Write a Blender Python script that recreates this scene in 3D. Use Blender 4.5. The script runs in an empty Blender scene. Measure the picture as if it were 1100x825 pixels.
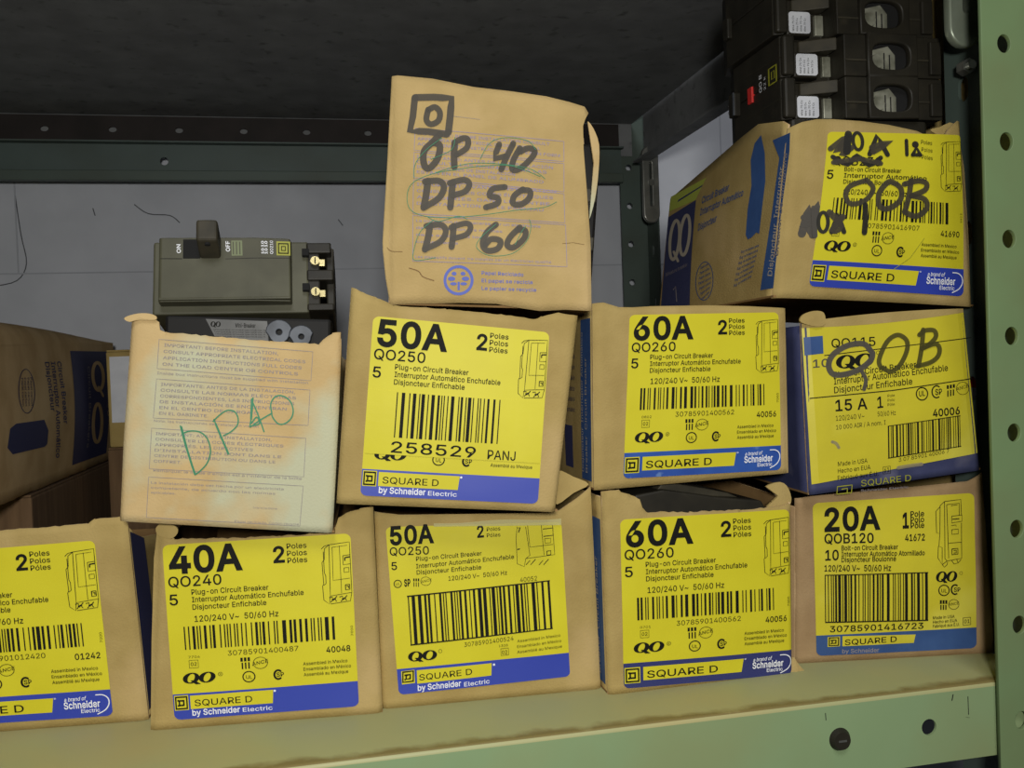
import bpy, bmesh, math, random
from mathutils import Vector, Matrix, noise
from mathutils.geometry import tessellate_polygon
random.seed(7)
SC = bpy.context.scene
COL = SC.collection
PI = math.pi
R = math.radians

# ------------------------------------------------------------------ materials
def lin(c):
    return tuple(((v / 255) / 12.92 if v / 255 <= .04045 else ((v / 255 + .055) / 1.055) ** 2.4) for v in c) + (1,)

def new_mat(name):
    m = bpy.data.materials.new(name); m.use_nodes = True
    nt = m.node_tree
    return m, nt, nt.nodes['Principled BSDF']

def plain(name, rgb, rough=.6, metal=0, alpha=1, spec=.5):
    m, nt, b = new_mat(name)
    b.inputs['Base Color'].default_value = lin(rgb)
    b.inputs['Roughness'].default_value = rough
    b.inputs['Metallic'].default_value = metal
    b.inputs['Alpha'].default_value = alpha
    b.inputs['Specular IOR Level'].default_value = spec
    return m

def noisy(name, c1, c2, scale=30, rough=.8, detail=6, c3=None, scale3=8, lo=.35, hi=.65, lo3=.55, hi3=.7, bump=0, bscale=200, stretch=(1, 1, 1), metal=0, spec=.3):
    m, nt, b = new_mat(name)
    tc = nt.nodes.new('ShaderNodeTexCoord'); mp = nt.nodes.new('ShaderNodeMapping')
    mp.inputs['Scale'].default_value = stretch
    nt.links.new(tc.outputs['Object'], mp.inputs['Vector'])
    def ns(s, d):
        n = nt.nodes.new('ShaderNodeTexNoise'); n.inputs['Scale'].default_value = s; n.inputs['Detail'].default_value = d
        nt.links.new(mp.outputs['Vector'], n.inputs['Vector']); return n
    def ramp(n, l, h):
        r = nt.nodes.new('ShaderNodeMapRange'); r.inputs['From Min'].default_value = l; r.inputs['From Max'].default_value = h
        nt.links.new(n.outputs['Fac'], r.inputs['Value']); return r
    mx = nt.nodes.new('ShaderNodeMix'); mx.data_type = 'RGBA'
    mx.inputs['A'].default_value = lin(c1); mx.inputs['B'].default_value = lin(c2)
    nt.links.new(ramp(ns(scale, detail), lo, hi).outputs['Result'], mx.inputs['Factor'])
    out = mx.outputs['Result']
    if c3:
        m3 = nt.nodes.new('ShaderNodeMix'); m3.data_type = 'RGBA'
        nt.links.new(ramp(ns(scale3, 4), lo3, hi3).outputs['Result'], m3.inputs['Factor'])
        nt.links.new(out, m3.inputs['A']); m3.inputs['B'].default_value = lin(c3)
        out = m3.outputs['Result']
    nt.links.new(out, b.inputs['Base Color'])
    b.inputs['Roughness'].default_value = rough; b.inputs['Metallic'].default_value = metal
    b.inputs['Specular IOR Level'].default_value = spec
    if bump:
        bp = nt.nodes.new('ShaderNodeBump'); bp.inputs['Strength'].default_value = bump; bp.inputs['Distance'].default_value = .001
        nt.links.new(ns(bscale, 5).outputs['Fac'], bp.inputs['Height']); nt.links.new(bp.outputs['Normal'], b.inputs['Normal'])
    return m

M = {}
M['kraft'] = noisy('kraft card', (168, 146, 92), (155, 133, 81), 45, .9, spec=.15, c3=(178, 154, 104), scale3=14, bump=.25, bscale=900)
M['kraft_mid'] = noisy('yellowish kraft card', (182, 157, 106), (170, 146, 96), 45, .9, spec=.15, c3=(190, 164, 116), scale3=14, bump=.25, bscale=900)
M['kraft_dark'] = noisy('brown kraft card', (160, 134, 98), (143, 117, 83), 40, .9, spec=.15, c3=(168, 142, 104), scale3=12, bump=.25, bscale=900)
M['kraft_pale'] = noisy('pale stained kraft card', (194, 168, 120), (182, 156, 108), 40, .9, spec=.15, c3=(182, 182, 152), scale3=17, lo3=.45, hi3=.6, bump=.25, bscale=900)
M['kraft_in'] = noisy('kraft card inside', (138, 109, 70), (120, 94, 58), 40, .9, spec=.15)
M['kraft_shaded'] = noisy('kraft card in shaded brown', (112, 88, 62), (96, 74, 52), 30, .9, stretch=(6, 6, .6))  # kraft standing in shadow: the shade is put into this colour
M['navy_card'] = noisy('navy printed card', (62, 66, 98), (52, 56, 88), 60, .6, c3=(88, 88, 110), scale3=35, lo3=.62, hi3=.75)
M['torn'] = noisy('torn card edge', (206, 180, 138), (176, 144, 98), 160, .95)
M['yellow'] = noisy('yellow label paper', (203, 194, 42), (197, 187, 38), 30, .5, bump=.1, bscale=90, spec=.25)
M['yellow_old'] = noisy('aged yellow label paper', (202, 190, 44), (190, 178, 44), 25, .5, c3=(208, 198, 72), scale3=18, bump=.15, bscale=90, spec=.4)
M['blue'] = plain('blue label ink', (44, 62, 160), .45)
M['blue_mid'] = noisy('worn blue label ink', (46, 84, 160), (40, 72, 148), 60, .5, c3=(90, 120, 170), scale3=90, lo3=.66, hi3=.72)
M['blue_dark'] = plain('navy label ink', (44, 50, 104), .45)
M['blue_dull'] = noisy('dull blue label ink', (56, 84, 132), (48, 74, 122), 60, .5)
M['black'] = plain('black print ink', (16, 16, 10), .7, spec=.2)
M['white'] = plain('white print ink', (226, 228, 232), .55)
M['cream'] = plain('pale print', (176, 166, 148), .7)
M['print_blue'] = plain('pale blue print on kraft', (134, 126, 128), .8)
M['print_violet'] = plain('violet blue print on kraft', (140, 130, 160), .8)
M['print_stamp'] = plain('blue stamp print on kraft', (92, 104, 178), .8)
M['side_blue'] = noisy('blue carton print', (52, 84, 136), (46, 76, 126), 80, .7)
M['side_navy'] = plain('navy carton print', (44, 48, 88), .7)
M['side_green'] = plain('yellow green carton print', (170, 180, 70), .7)
M['marker'] = plain('black marker ink', (62, 56, 44), .6, alpha=.82)
M['marker_dark'] = plain('dense black marker ink', (30, 28, 22), .6, alpha=.9)
M['marker_olive'] = plain('marker ink over yellow', (70, 66, 20), .6, alpha=.78)
M['marker_grey'] = plain('grey marker ink', (84, 80, 74), .35, alpha=.85)
M['pen_green'] = plain('green pen ink', (40, 122, 84), .6)
M['grime'] = plain('dirty scuff', (150, 140, 112), .9, alpha=.6)
M['crease'] = plain('crease line', (120, 92, 56), .9)
M['tape'] = plain('clear tape', (214, 208, 150), .18, alpha=.55, spec=.8)
M['plastic'] = noisy('olive black breaker plastic', (76, 75, 58), (68, 67, 51), 60, .5, c3=(84, 83, 65), scale3=20, spec=.3)
M['plastic_black'] = noisy('black breaker plastic', (42, 39, 31), (33, 31, 25), 60, .5, c3=(52, 48, 38), scale3=70, lo3=.62, hi3=.8, spec=.25)
M['plastic_grey'] = noisy('worn grey breaker plastic', (62, 57, 44), (48, 45, 35), 90, .6, spec=.3)
M['recess_black'] = plain('black recess shade and marks', (10, 10, 9), .9)  # black paint for the shade in slots and wells, also for dark marks
M['plastic_deep'] = plain('deep black plastic', (17, 16, 14), .6, spec=.2)
M['kraft_brightened'] = noisy('kraft card lightened for weak light', (196, 168, 124), (180, 152, 108), 40, .9, spec=.15, c3=(204, 178, 134), scale3=12, bump=.25, bscale=900)  # kraft with a brighter colour to make up for weak light on the carton
M['brass'] = plain('brass screw', (176, 164, 118), .35, .9)
M['steel'] = noisy('zinc steel', (168, 168, 160), (140, 142, 136), 60, .35, metal=.85)
M['lug'] = noisy('cast metal lug', (176, 176, 158), (120, 120, 104), 110, .4, metal=.5)
M['lug_grey'] = noisy('dull grey lug', (78, 82, 88), (58, 61, 66), 80, .5, metal=.3)
M['red'] = plain('red plastic', (206, 48, 44), .4)
M['sticker'] = noisy('white sticker', (206, 208, 212), (190, 192, 198), 60, .6)
M['silver_label'] = noisy('silver label', (92, 92, 90), (76, 76, 74), 90, .5)
M['logo_yellow'] = plain('yellow green emblem', (150, 150, 40), .5)
M['off_label'] = plain('faded green print', (110, 118, 84), .6)

def shelf_green(name, c1, c2, dirt, edge):
    """painted steel: green paint with fine mottling, brown grime and (edge) rust along the bent front edge"""
    m, nt, b = new_mat(name)
    N, Lk = nt.nodes, nt.links
    tc = N.new('ShaderNodeTexCoord')
    n1 = N.new('ShaderNodeTexNoise'); n1.inputs['Scale'].default_value = 26; n1.inputs['Detail'].default_value = 7
    n2 = N.new('ShaderNodeTexNoise'); n2.inputs['Scale'].default_value = 9; n2.inputs['Detail'].default_value = 8
    n3 = N.new('ShaderNodeTexNoise'); n3.inputs['Scale'].default_value = 55; n3.inputs['Detail'].default_value = 6
    for n in (n1, n2, n3): Lk.new(tc.outputs['Object'], n.inputs['Vector'])
    mx = N.new('ShaderNodeMix'); mx.data_type = 'RGBA'; mx.inputs['A'].default_value = lin(c1); mx.inputs['B'].default_value = lin(c2)
    Lk.new(n1.outputs['Fac'], mx.inputs['Factor'])
    r2 = N.new('ShaderNodeMapRange'); r2.inputs['From Min'].default_value = .46; r2.inputs['From Max'].default_value = .68; r2.inputs['To Max'].default_value = .75
    Lk.new(n2.outputs['Fac'], r2.inputs['Value'])
    m2 = N.new('ShaderNodeMix'); m2.data_type = 'RGBA'; m2.inputs['B'].default_value = lin(dirt)
    Lk.new(r2.outputs['Result'], m2.inputs['Factor']); Lk.new(mx.outputs['Result'], m2.inputs['A'])
    out = m2.outputs['Result']
    if edge:
        sx = N.new('ShaderNodeSeparateXYZ'); Lk.new(tc.outputs['Object'], sx.inputs['Vector'])
        ad = N.new('ShaderNodeMath'); ad.operation = 'MULTIPLY_ADD'
        Lk.new(n3.outputs['Fac'], ad.inputs[0]); ad.inputs[1].default_value = -.018; Lk.new(sx.outputs['Y'], ad.inputs[2])
        # grime lies on the top just behind the bent edge
        rr = N.new('ShaderNodeMapRange'); rr.inputs['From Min'].default_value = -.0005; rr.inputs['From Max'].default_value = -.0060
        Lk.new(ad.outputs[0], rr.inputs['Value'])
        zz = N.new('ShaderNodeMath'); zz.operation = 'GREATER_THAN'; zz.inputs[1].default_value = -.0007
        Lk.new(sx.outputs['Z'], zz.inputs[0])
        mu = N.new('ShaderNodeMath'); mu.operation = 'MULTIPLY'
        Lk.new(rr.outputs['Result'], mu.inputs[0]); Lk.new(zz.outputs[0], mu.inputs[1])
        mu2 = N.new('ShaderNodeMath'); mu2.operation = 'MULTIPLY'; mu2.inputs[1].default_value = .8
        Lk.new(mu.outputs[0], mu2.inputs[0])
        m3 = N.new('ShaderNodeMix'); m3.data_type = 'RGBA'; m3.inputs['B'].default_value = lin((112, 94, 50))
        Lk.new(mu2.outputs[0], m3.inputs['Factor']); Lk.new(out, m3.inputs['A']); out = m3.outputs['Result']
    Lk.new(out, b.inputs['Base Color'])
    b.inputs['Roughness'].default_value = .5; b.inputs['Specular IOR Level'].default_value = .35
    return m
M['shelf'] = shelf_green('light green shelf paint', (166, 165, 118), (156, 159, 112), (172, 158, 106), True)
M['lip'] = shelf_green('light green lip paint', (134, 156, 114), (125, 148, 107), (132, 142, 98), False)
M['silver_paint'] = noisy('silver green paint', (130, 138, 122), (112, 120, 104), 60, .35, metal=.3)
M['post'] = shelf_green('green post paint', (116, 138, 96), (107, 130, 90), (110, 118, 80), False)
M['post_dark'] = shelf_green('dark and shaded green paint', (84, 96, 88), (76, 90, 84), (70, 76, 66), False)
M['rail'] = shelf_green('slate green rail paint', (84, 97, 93), (75, 89, 85), (70, 78, 70), False)
M['under'] = noisy('black shelf underside', (124, 126, 126), (110, 111, 112), 30, .6, c3=(84, 85, 85), scale3=75, lo3=.6, hi3=.75, spec=.25)
M['strip'] = noisy('brown black strip paint', (48, 42, 40), (38, 34, 32), 24, .6, spec=.2)
M['wall'] = noisy('grey painted block wall', (196, 199, 206), (187, 190, 197), 18, .85, c3=(177, 180, 187), scale3=7, lo3=.55, hi3=.75, bump=.2, bscale=120)
M['wall_joint'] = plain('wall joint', (168, 171, 178), .9)
M['crack'] = plain('hairline crack', (90, 92, 96), .9)

# ------------------------------------------------------------------ mesh helpers
class MB:
    """collects faces with material slots and links them as ONE mesh object"""
    def __init__(s): s.v = []; s.f = []; s.m = []; s.mats = []; s.sm = []
    def mi(s, mat):
        if mat not in s.mats: s.mats.append(mat)
        return s.mats.index(mat)
    def add(s, vs, fs, mat, smooth=False):
        o = len(s.v); k = s.mi(mat)
        s.v.extend([tuple(p) for p in vs])
        for f in fs: s.f.append([o + i for i in f]); s.m.append(k); s.sm.append(smooth)
    def box(s, x0, x1, y0, y1, z0, z1, mat, bev=0, seg=2, xf=None):
        bm = bmesh.new(); bmesh.ops.create_cube(bm, size=1)
        for v in bm.verts: v.co = Vector((x0 + (v.co.x + .5) * (x1 - x0), y0 + (v.co.y + .5) * (y1 - y0), z0 + (v.co.z + .5) * (z1 - z0)))
        if bev: bmesh.ops.bevel(bm, geom=bm.edges[:], offset=bev, segments=seg, affect='EDGES', profile=.5)
        s.bm(bm, mat, xf)
    def bm(s, bm, mat, xf=None, smooth=False):
        bm.verts.ensure_lookup_table(); bm.verts.index_update()
        s.add([(xf(v.co) if xf else v.co) for v in bm.verts], [[v.index for v in f.verts] for f in bm.faces], mat, smooth); bm.free()
    def prism(s, pts, d0, d1, mat, axis='y', bev=0):
        """extrude a 2D outline; axis = direction of extrusion"""
        bm = bmesh.new()
        def P(a, b, d): return {'y': (a, d, b), 'x': (d, a, b), 'z': (a, b, d)}[axis]
        vs = [bm.verts.new(P(a, b, d0)) for a, b in pts]
        f = bm.faces.new(vs)
        r = bmesh.ops.extrude_face_region(bm, geom=[f])
        for g in r['geom']:
            if isinstance(g, bmesh.types.BMVert): g.co += Vector(P(0, 0, d1 - d0))
        bmesh.ops.recalc_face_normals(bm, faces=bm.faces[:])
        if bev: bmesh.ops.bevel(bm, geom=bm.edges[:], offset=bev, segments=2, affect='EDGES', profile=.5)
        s.bm(bm, mat)
    def cyl(s, c, r, h, mat, axis='y', n=20, r2=None, smooth=True):
        bm = bmesh.new(); bmesh.ops.create_cone(bm, cap_ends=True, segments=n, radius1=r, radius2=r if r2 is None else r2, depth=h)
        rot = {'z': Matrix(), 'y': Matrix.Rotation(PI / 2, 4, 'X'), 'x': Matrix.Rotation(PI / 2, 4, 'Y')}[axis]
        bmesh.ops.transform(bm, matrix=Matrix.Translation(c) @ rot, verts=bm.verts[:])
        s.bm(bm, mat)
    def build(s, name, parent=None):
        me = bpy.data.meshes.new(name); me.from_pydata(s.v, [], s.f)
        for m in s.mats: me.materials.append(m)
        me.polygons.foreach_set('material_index', s.m); me.polygons.foreach_set('use_smooth', s.sm); me.update()
        o = bpy.data.objects.new(name, me); COL.objects.link(o); o.parent = parent
        return o

def thing(name, label, cat, loc=(0, 0, 0), rot=(0, 0, 0), group=None):
    o = bpy.data.objects.new(name, None); COL.objects.link(o); o.location = loc; o.rotation_euler = rot
    o.empty_display_size = .02
    o['label'] = label; o['category'] = cat
    if group: o['group'] = group
    return o
def tag(o, label, cat, group=None):
    o['label'] = label; o['category'] = cat
    if group: o['group'] = group
    return o
def struct(o, label=None, cat=None):
    o['kind'] = 'structure'
    if label: o['label'] = label
    if cat: o['category'] = cat
    return o

def plate_with_holes(name, outline, holes, thick, mat, parent=None, bevel=0):
    """flat plate in local XY with real holes: one filled curve turned into a mesh"""
    cu = bpy.data.curves.new(name, 'CURVE'); cu.dimensions = '2D'; cu.fill_mode = 'BOTH'; cu.extrude = thick / 2; cu.bevel_depth = bevel; cu.bevel_resolution = 1
    def loop(pts):
        sp = cu.splines.new('POLY'); sp.points.add(len(pts) - 1); sp.use_cyclic_u = True
        for p, q in zip(sp.points, pts): p.co = (q[0], q[1], 0, 1)
    loop(outline)
    for h in holes: loop(h)
    tmp = bpy.data.objects.new(name, cu); COL.objects.link(tmp)
    dg = bpy.context.evaluated_depsgraph_get(); dg.update()
    me = bpy.data.meshes.new_from_object(tmp.evaluated_get(dg)); bpy.data.objects.remove(tmp)
    me.materials.clear(); me.materials.append(mat)
    o = bpy.data.objects.new(name, me); COL.objects.link(o); o.parent = parent
    return o
def circ(x, y, r, n=20, ry=None): return [(x + r * math.cos(2 * PI * i / n), y + (ry or r) * math.sin(2 * PI * i / n)) for i in range(n)]
def slot(x, y, r, h, n=10):
    return [(x + r * math.cos(PI * i / n), y + h / 2 + r * math.sin(PI * i / n)) for i in range(n + 1)] + [(x + r * math.cos(PI + PI * i / n), y - h / 2 + r * math.sin(PI + PI * i / n)) for i in range(n + 1)]

# ------------------------------------------------------------------ faces that carry artwork
def homography(src, dst):
    A = []
    for (x, y), (u, v) in zip(src, dst):
        A.append([x, y, 1, 0, 0, 0, -u * x, -u * y, u]); A.append([0, 0, 0, x, y, 1, -v * x, -v * y, v])
    n = 8
    for i in range(n):
        p = max(range(i, n), key=lambda r: abs(A[r][i])); A[i], A[p] = A[p], A[i]
        for r in range(n):
            if r != i:
                k = A[r][i] / A[i][i]
                for c in range(i, n + 1): A[r][c] -= k * A[i][c]
    h = [A[i][n] / A[i][i] for i in range(n)]
    return lambda x, y: ((h[0] * x + h[1] * y + h[2]) / (h[6] * x + h[7] * y + 1), (h[3] * x + h[4] * y + h[5]) / (h[6] * x + h[7] * y + 1))

class Face:
    """art coordinates (y down, measured on a picture of the face) -> metres on the face -> the box's local 3D"""
    def __init__(s, art, met, place):
        s.H = homography(art, met); s.place = place; s.art = art
        s.up = (art[0][0] - art[3][0], art[0][1] - art[3][1]); k = math.hypot(*s.up); s.up = (s.up[0] / k, s.up[1] / k)
    def at(s, x, y, off=0.0):
        return s.place(*s.H(x, y), off)
def crop(ox, oy, k): return lambda x, y: (ox + x / k, oy + y / k)

# outlines of the lettering: advance width, contours (capital height = 509)
FONT = {
' ':(188,''),
"'":(206,'78,318 70,509 136,509 128,318'),
',':(188,'38,-119 68,71 137,71 84,-119'),
'-':(453,'337,244 337,188 114,188 114,244'),
'.':(188,'95,-4 78,-1 63,9 53,24 50,41 53,59 63,73 78,83 95,87 113,83 128,73 138,59 141,41 138,24 128,9 113,-1'),
'/':(249,'235,533 71,-76 14,-76 178,533'),
'0':(453,'227,-7 174,1 130,24 95,62 69,113 53,178 48,254 53,330 69,395 95,447 130,484 174,508 227,516 279,508 323,484 358,447 384,395 400,330 405,254 400,178 384,113 359,62 323,24 279,1|227,50 261,56 290,74 313,103 330,144 340,194 344,254 340,314 330,365 313,405 290,435 261,453 227,460 192,453 163,435 140,405 123,365 113,314 109,254 113,194 123,144 140,103 163,74 192,56'),
'1':(453,'76,0 76,55 391,55 391,0|276,509 276,0 212,0 212,448 209,448 86,358 86,427 198,509'),
'2':(453,'64,0 64,47 234,229 282,282 311,327 320,371 317,397 308,419 293,436 273,449 224,460 196,457 172,447 153,433 139,413 130,390 127,362 66,362 71,405 86,442 111,473 143,496 182,511 225,516 268,511 306,497 337,474 361,445 376,411 381,372 371,318 336,259 267,180 153,60 153,57 389,57 389,0'),
'3':(453,'218,-7 173,-3 133,10 98,30 70,57 52,91 44,132 109,132 115,107 126,87 144,71 165,59 219,50 275,61 297,74 315,93 325,116 329,145 326,172 316,196 299,217 275,234 242,244 201,248 157,248 157,299 288,448 288,452 70,452 70,509 372,509 372,461 211,278 211,289 264,288 308,276 344,253 371,222 387,186 393,145 387,103 370,66 344,36 309,12 266,-2'),
'4':(453,'40,105 40,158 247,509 311,509 109,166 109,163 413,163 413,105|282,0 282,121 282,146 282,318 343,318 343,0'),
'5':(453,'221,-7 178,-2 140,11 108,32 83,60 66,93 60,130 122,130 127,108 138,89 173,60 221,50 250,53 276,64 298,82 314,104 324,131 328,162 324,193 314,221 297,244 275,262 248,273 218,277 167,268 128,246 67,253 96,509 366,509 366,452 151,452 134,301 136,301 178,325 229,334 263,330 294,321 321,306 345,285 364,260 379,231 388,199 391,163 385,117 369,76 343,41 309,15 268,-1'),
'6':(453,'226,-7 182,-1 142,15 109,40 84,74 69,115 64,162 68,199 80,239 137,340 252,509 322,509 151,261 145,261 165,288 196,307 235,314 278,309 316,295 346,271 370,240 384,201 389,157 384,112 368,73 343,39 310,14 271,-2|226,48 254,52 279,63 299,79 314,101 324,128 327,157 324,187 314,213 299,235 279,251 254,262 226,265 198,262 174,252 153,235 138,214 128,188 125,158 128,128 138,102 153,79 174,63 198,52'),
'7':(453,'97,0 323,448 323,452 62,452 62,509 391,509 391,449 165,0'),
'8':(453,'226,-7 178,-2 136,11 101,33 74,62 57,96 52,135 55,166 65,195 81,220 101,241 125,256 153,265 153,267 119,282 93,308 76,342 70,380 75,417 90,450 114,477 146,498 184,511 226,516 269,511 306,498 337,477 361,450 377,417 382,380 376,342 359,308 333,282 300,267 300,265 327,256 351,241 372,220 387,195 397,166 401,135 395,96 378,62 352,33 317,11 275,-2|226,49 258,52 285,60 307,74 323,91 333,113 337,139 333,165 322,189 305,208 283,223 256,232 226,235 196,232 169,223 147,208 130,189 119,165 115,139 119,113 129,91 145,74 167,60 195,52|226,290 274,300 293,313 307,330 316,351 319,376 316,399 308,420 294,437 275,449 226,460 177,449 159,437 145,420 136,399 133,376 136,351 145,330 159,313 178,300'),
'9':(453,'226,516 271,510 310,494 343,468 368,434 384,393 389,347 385,309 373,270 315,168 200,0 130,0 301,248 307,248 287,221 257,202 218,195 175,199 137,214 106,237 83,269 68,307 64,352 69,397 85,436 110,469 143,494 182,510|226,460 199,457 174,446 154,429 138,407 129,381 125,352 129,322 138,295 154,274 174,257 199,247 226,243 254,247 279,257 299,273 314,295 324,321 327,350 324,381 314,407 299,429 279,446 254,457'),
':':(188,'95,-4 78,-1 63,9 53,24 50,41 53,59 63,73 78,83 95,87 113,83 128,73 138,59 141,41 138,24 128,9 113,-1|95,271 78,274 63,284 53,299 50,316 53,334 63,349 78,359 95,362 113,359 128,349 138,334 141,316 138,299 128,284 113,274'),
'A':(480,'16,0 201,509 276,509 463,0 395,0 239,462 85,0|110,142 110,199 370,199 370,142'),
'B':(456,'60,0 60,509 241,509 289,504 329,491 359,469 381,442 394,410 398,374 395,344 387,320 356,286 315,267 315,262 339,257 363,245 385,227 402,203 414,173 418,136 413,100 400,67 377,39 344,18 301,4 247,0|125,57 245,57 296,63 330,80 349,105 355,137 352,161 342,184 327,203 306,218 279,228 248,231 125,231|125,285 238,285 288,296 308,309 323,326 333,348 336,372 330,403 313,429 283,446 240,452 125,452'),
'C':(510,'267,-7 205,1 150,25 104,63 70,115 48,179 40,254 48,329 70,393 104,445 150,484 205,508 267,516 340,504 373,490 402,471 427,447 448,418 463,385 473,348 408,348 389,395 357,428 315,449 267,456 223,450 184,432 150,403 125,364 109,314 103,254 109,194 125,145 151,105 184,76 223,59 267,53 315,60 357,81 389,114 408,160 473,160 463,124 448,91 428,62 402,38 373,19 341,5 305,-4'),
'D':(502,'219,0 96,0 96,57 215,57 272,63 318,81 354,110 379,149 394,198 399,255 394,312 379,361 354,399 320,428 275,446 221,452 93,452 93,509 225,509 294,501 353,478 399,441 433,391 455,329 462,255 455,181 433,119 398,68 351,31 291,8|125,509 125,0 60,0 60,509'),
'E':(419,'60,0 60,509 372,509 372,452 125,452 125,286 355,286 355,229 125,229 125,57 375,57 375,0'),
'F':(410,'60,0 60,509 369,509 369,452 125,452 125,278 346,278 346,221 125,221 125,0'),
'G':(520,'269,-7 205,1 149,25 104,64 69,116 47,179 40,254 47,329 69,393 103,445 149,484 203,508 265,516 304,513 340,504 374,489 403,469 429,445 449,416 465,384 474,349 408,349 387,393 356,427 315,448 265,456 222,450 183,432 150,404 125,364 109,314 103,254 109,194 125,145 151,105 184,76 224,59 269,53 309,57 345,71 374,93 396,123 410,160 415,202 434,199 283,199 283,256 478,256 478,200 471,141 451,91 419,50 377,19 326,0'),
'H':(517,'60,0 60,509 125,509 125,289 392,289 392,509 457,509 457,0 392,0 392,232 125,232 125,0'),
'I':(300,'31,0 31,57 118,57 118,452 31,452 31,509 269,509 269,452 183,452 183,57 269,57 269,0'),
'J':(396,'185,-7 124,3 75,33 44,81 33,145 33,173 98,173 98,145 104,104 122,74 149,56 185,50 220,56 248,74 266,104 272,145 272,509 336,509 336,145 326,81 294,33 246,3'),
'K':(467,'104,145 104,216 139,261 174,303 212,344 364,509 448,509 231,276 228,276|60,0 60,509 125,509 125,334 124,225 125,193 125,0|372,0 188,259 228,309 449,0'),
'L':(393,'60,0 60,509 125,509 125,57 361,57 361,0'),
'M':(628,'60,0 60,509 152,509 277,187 287,159 299,123 311,84 322,49 307,49 318,83 330,121 342,158 352,187 476,509 568,509 568,0 504,0 504,291 504,327 505,369 506,413 507,457 513,457 498,409 482,363 467,322 456,291 342,0 286,0 170,291 159,321 145,361 129,408 112,457 119,457 120,416 121,372 122,328 122,291 122,0'),
'N':(523,'60,0 60,509 136,509 343,183 363,151 388,107 414,55 405,54 401,108 399,157 399,195 399,509 463,509 463,0 387,0 202,290 177,331 148,381 108,452 119,454 122,384 124,328 125,291 125,0'),
'O':(533,'267,-7 205,1 150,25 105,63 70,115 48,179 40,254 48,329 70,393 105,445 150,484 205,508 267,516 329,508 384,484 429,445 464,393 486,329 493,254 486,179 464,115 429,63 384,25 329,1|267,53 310,59 349,76 383,105 408,144 425,194 430,254 425,314 408,365 383,404 349,433 310,450 267,456 223,450 184,433 151,404 125,364 109,314 103,254 109,194 125,144 151,105 184,76 223,59'),
'P':(445,'60,0 60,509 235,509 289,503 332,487 366,462 390,430 404,391 409,348 404,304 390,265 366,233 332,207 289,191 235,186 109,186 109,242 233,242 269,246 297,256 318,272 333,294 342,319 344,348 342,376 333,402 318,423 297,439 268,449 232,452 125,452 125,0'),
'Q':(533,'245,159 313,159 369,85 384,65 468,-48 401,-48 346,27 331,46|267,-7 205,1 150,25 105,63 70,115 48,179 40,254 48,329 70,393 105,445 150,484 205,508 267,516 329,508 384,484 429,445 464,393 486,329 493,254 486,179 464,115 429,63 384,25 329,1|267,53 310,59 349,76 383,105 408,144 425,194 430,254 425,314 408,365 383,404 349,433 310,450 267,456 223,450 184,433 151,404 125,364 109,314 103,254 109,194 125,144 151,105 184,76 223,59'),
'R':(449,'60,0 60,509 236,509 290,504 333,489 367,465 390,433 405,395 409,352 405,309 390,271 367,240 333,217 289,203 236,198 96,198 96,255 234,255 269,258 298,267 319,281 334,300 342,324 345,352 342,380 334,405 319,425 298,440 269,449 233,452 125,452 125,0|353,0 230,229 303,229 428,0'),
'S':(447,'224,-9 172,-4 128,9 91,31 64,60 46,96 38,137 104,137 110,110 123,88 142,71 166,59 224,49 257,52 286,60 311,74 329,92 341,114 346,139 342,161 332,179 296,205 245,222 184,239 128,260 86,289 60,326 52,372 58,413 75,448 102,476 138,498 180,511 227,516 275,511 316,498 351,476 377,449 394,415 401,378 337,378 326,412 302,437 267,453 225,459 194,456 167,448 145,435 129,418 118,398 115,376 119,352 131,334 169,308 212,293 264,279 312,264 359,238 395,198 405,171 408,139 403,99 386,64 360,34 323,11 278,-4'),
'T':(449,'32,452 32,509 417,509 417,452 257,452 257,0 193,0 193,452'),
'U':(517,'259,-8 203,-2 154,15 114,43 85,80 66,124 60,173 60,509 124,509 124,178 128,144 141,113 160,87 187,68 220,56 259,52 298,56 331,68 357,87 377,113 389,144 393,178 393,509 457,509 457,173 451,124 433,80 403,43 363,15 315,-2'),
'V':(480,'204,0 16,509 84,509 192,206 215,137 248,31 235,31 267,138 290,206 395,509 463,509 278,0'),
'W':(686,'155,0 16,509 82,509 163,196 175,145 187,94 197,40 189,40 200,94 211,145 224,196 306,509 380,509 462,196 474,145 486,94 497,40 488,40 499,94 510,145 523,196 603,509 670,509 530,0 455,0 368,323 351,391 336,475 350,475 335,395 318,323 230,0'),
'X':(474,'18,0 217,284 217,236 29,509 104,509 178,400 204,361 223,329 243,292 232,292 252,329 272,361 298,400 374,509 446,509 259,239 259,287 456,0 382,0 292,129 268,165 250,195 230,231 244,231 225,196 206,166 182,129 91,0'),
'Y':(472,'203,0 203,208 16,509 91,509 192,344 222,292 250,230 224,230 251,293 280,344 381,509 455,509 268,208 268,0'),
'Z':(438,'42,0 42,46 273,385 306,431 341,476 348,454 285,452 223,452 40,452 40,509 397,509 397,462 169,129 134,81 97,33 90,54 152,57 214,57 399,57 399,0'),
'a':(389,'160,-9 126,-5 94,5 68,22 48,45 35,73 30,108 34,138 43,161 58,179 78,193 125,211 178,220 234,227 265,235 273,243 276,255 276,257 267,297 240,322 196,331 149,322 118,301 100,274 41,291 57,322 79,346 104,364 133,375 194,384 239,379 286,360 306,343 322,320 333,290 337,251 337,0 277,0 277,52 272,52 252,25 215,1|170,45 202,49 228,59 248,74 263,93 272,115 276,138 276,190 259,182 231,176 200,171 175,168 134,159 103,139 95,124 92,105 102,72 130,52'),
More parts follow.
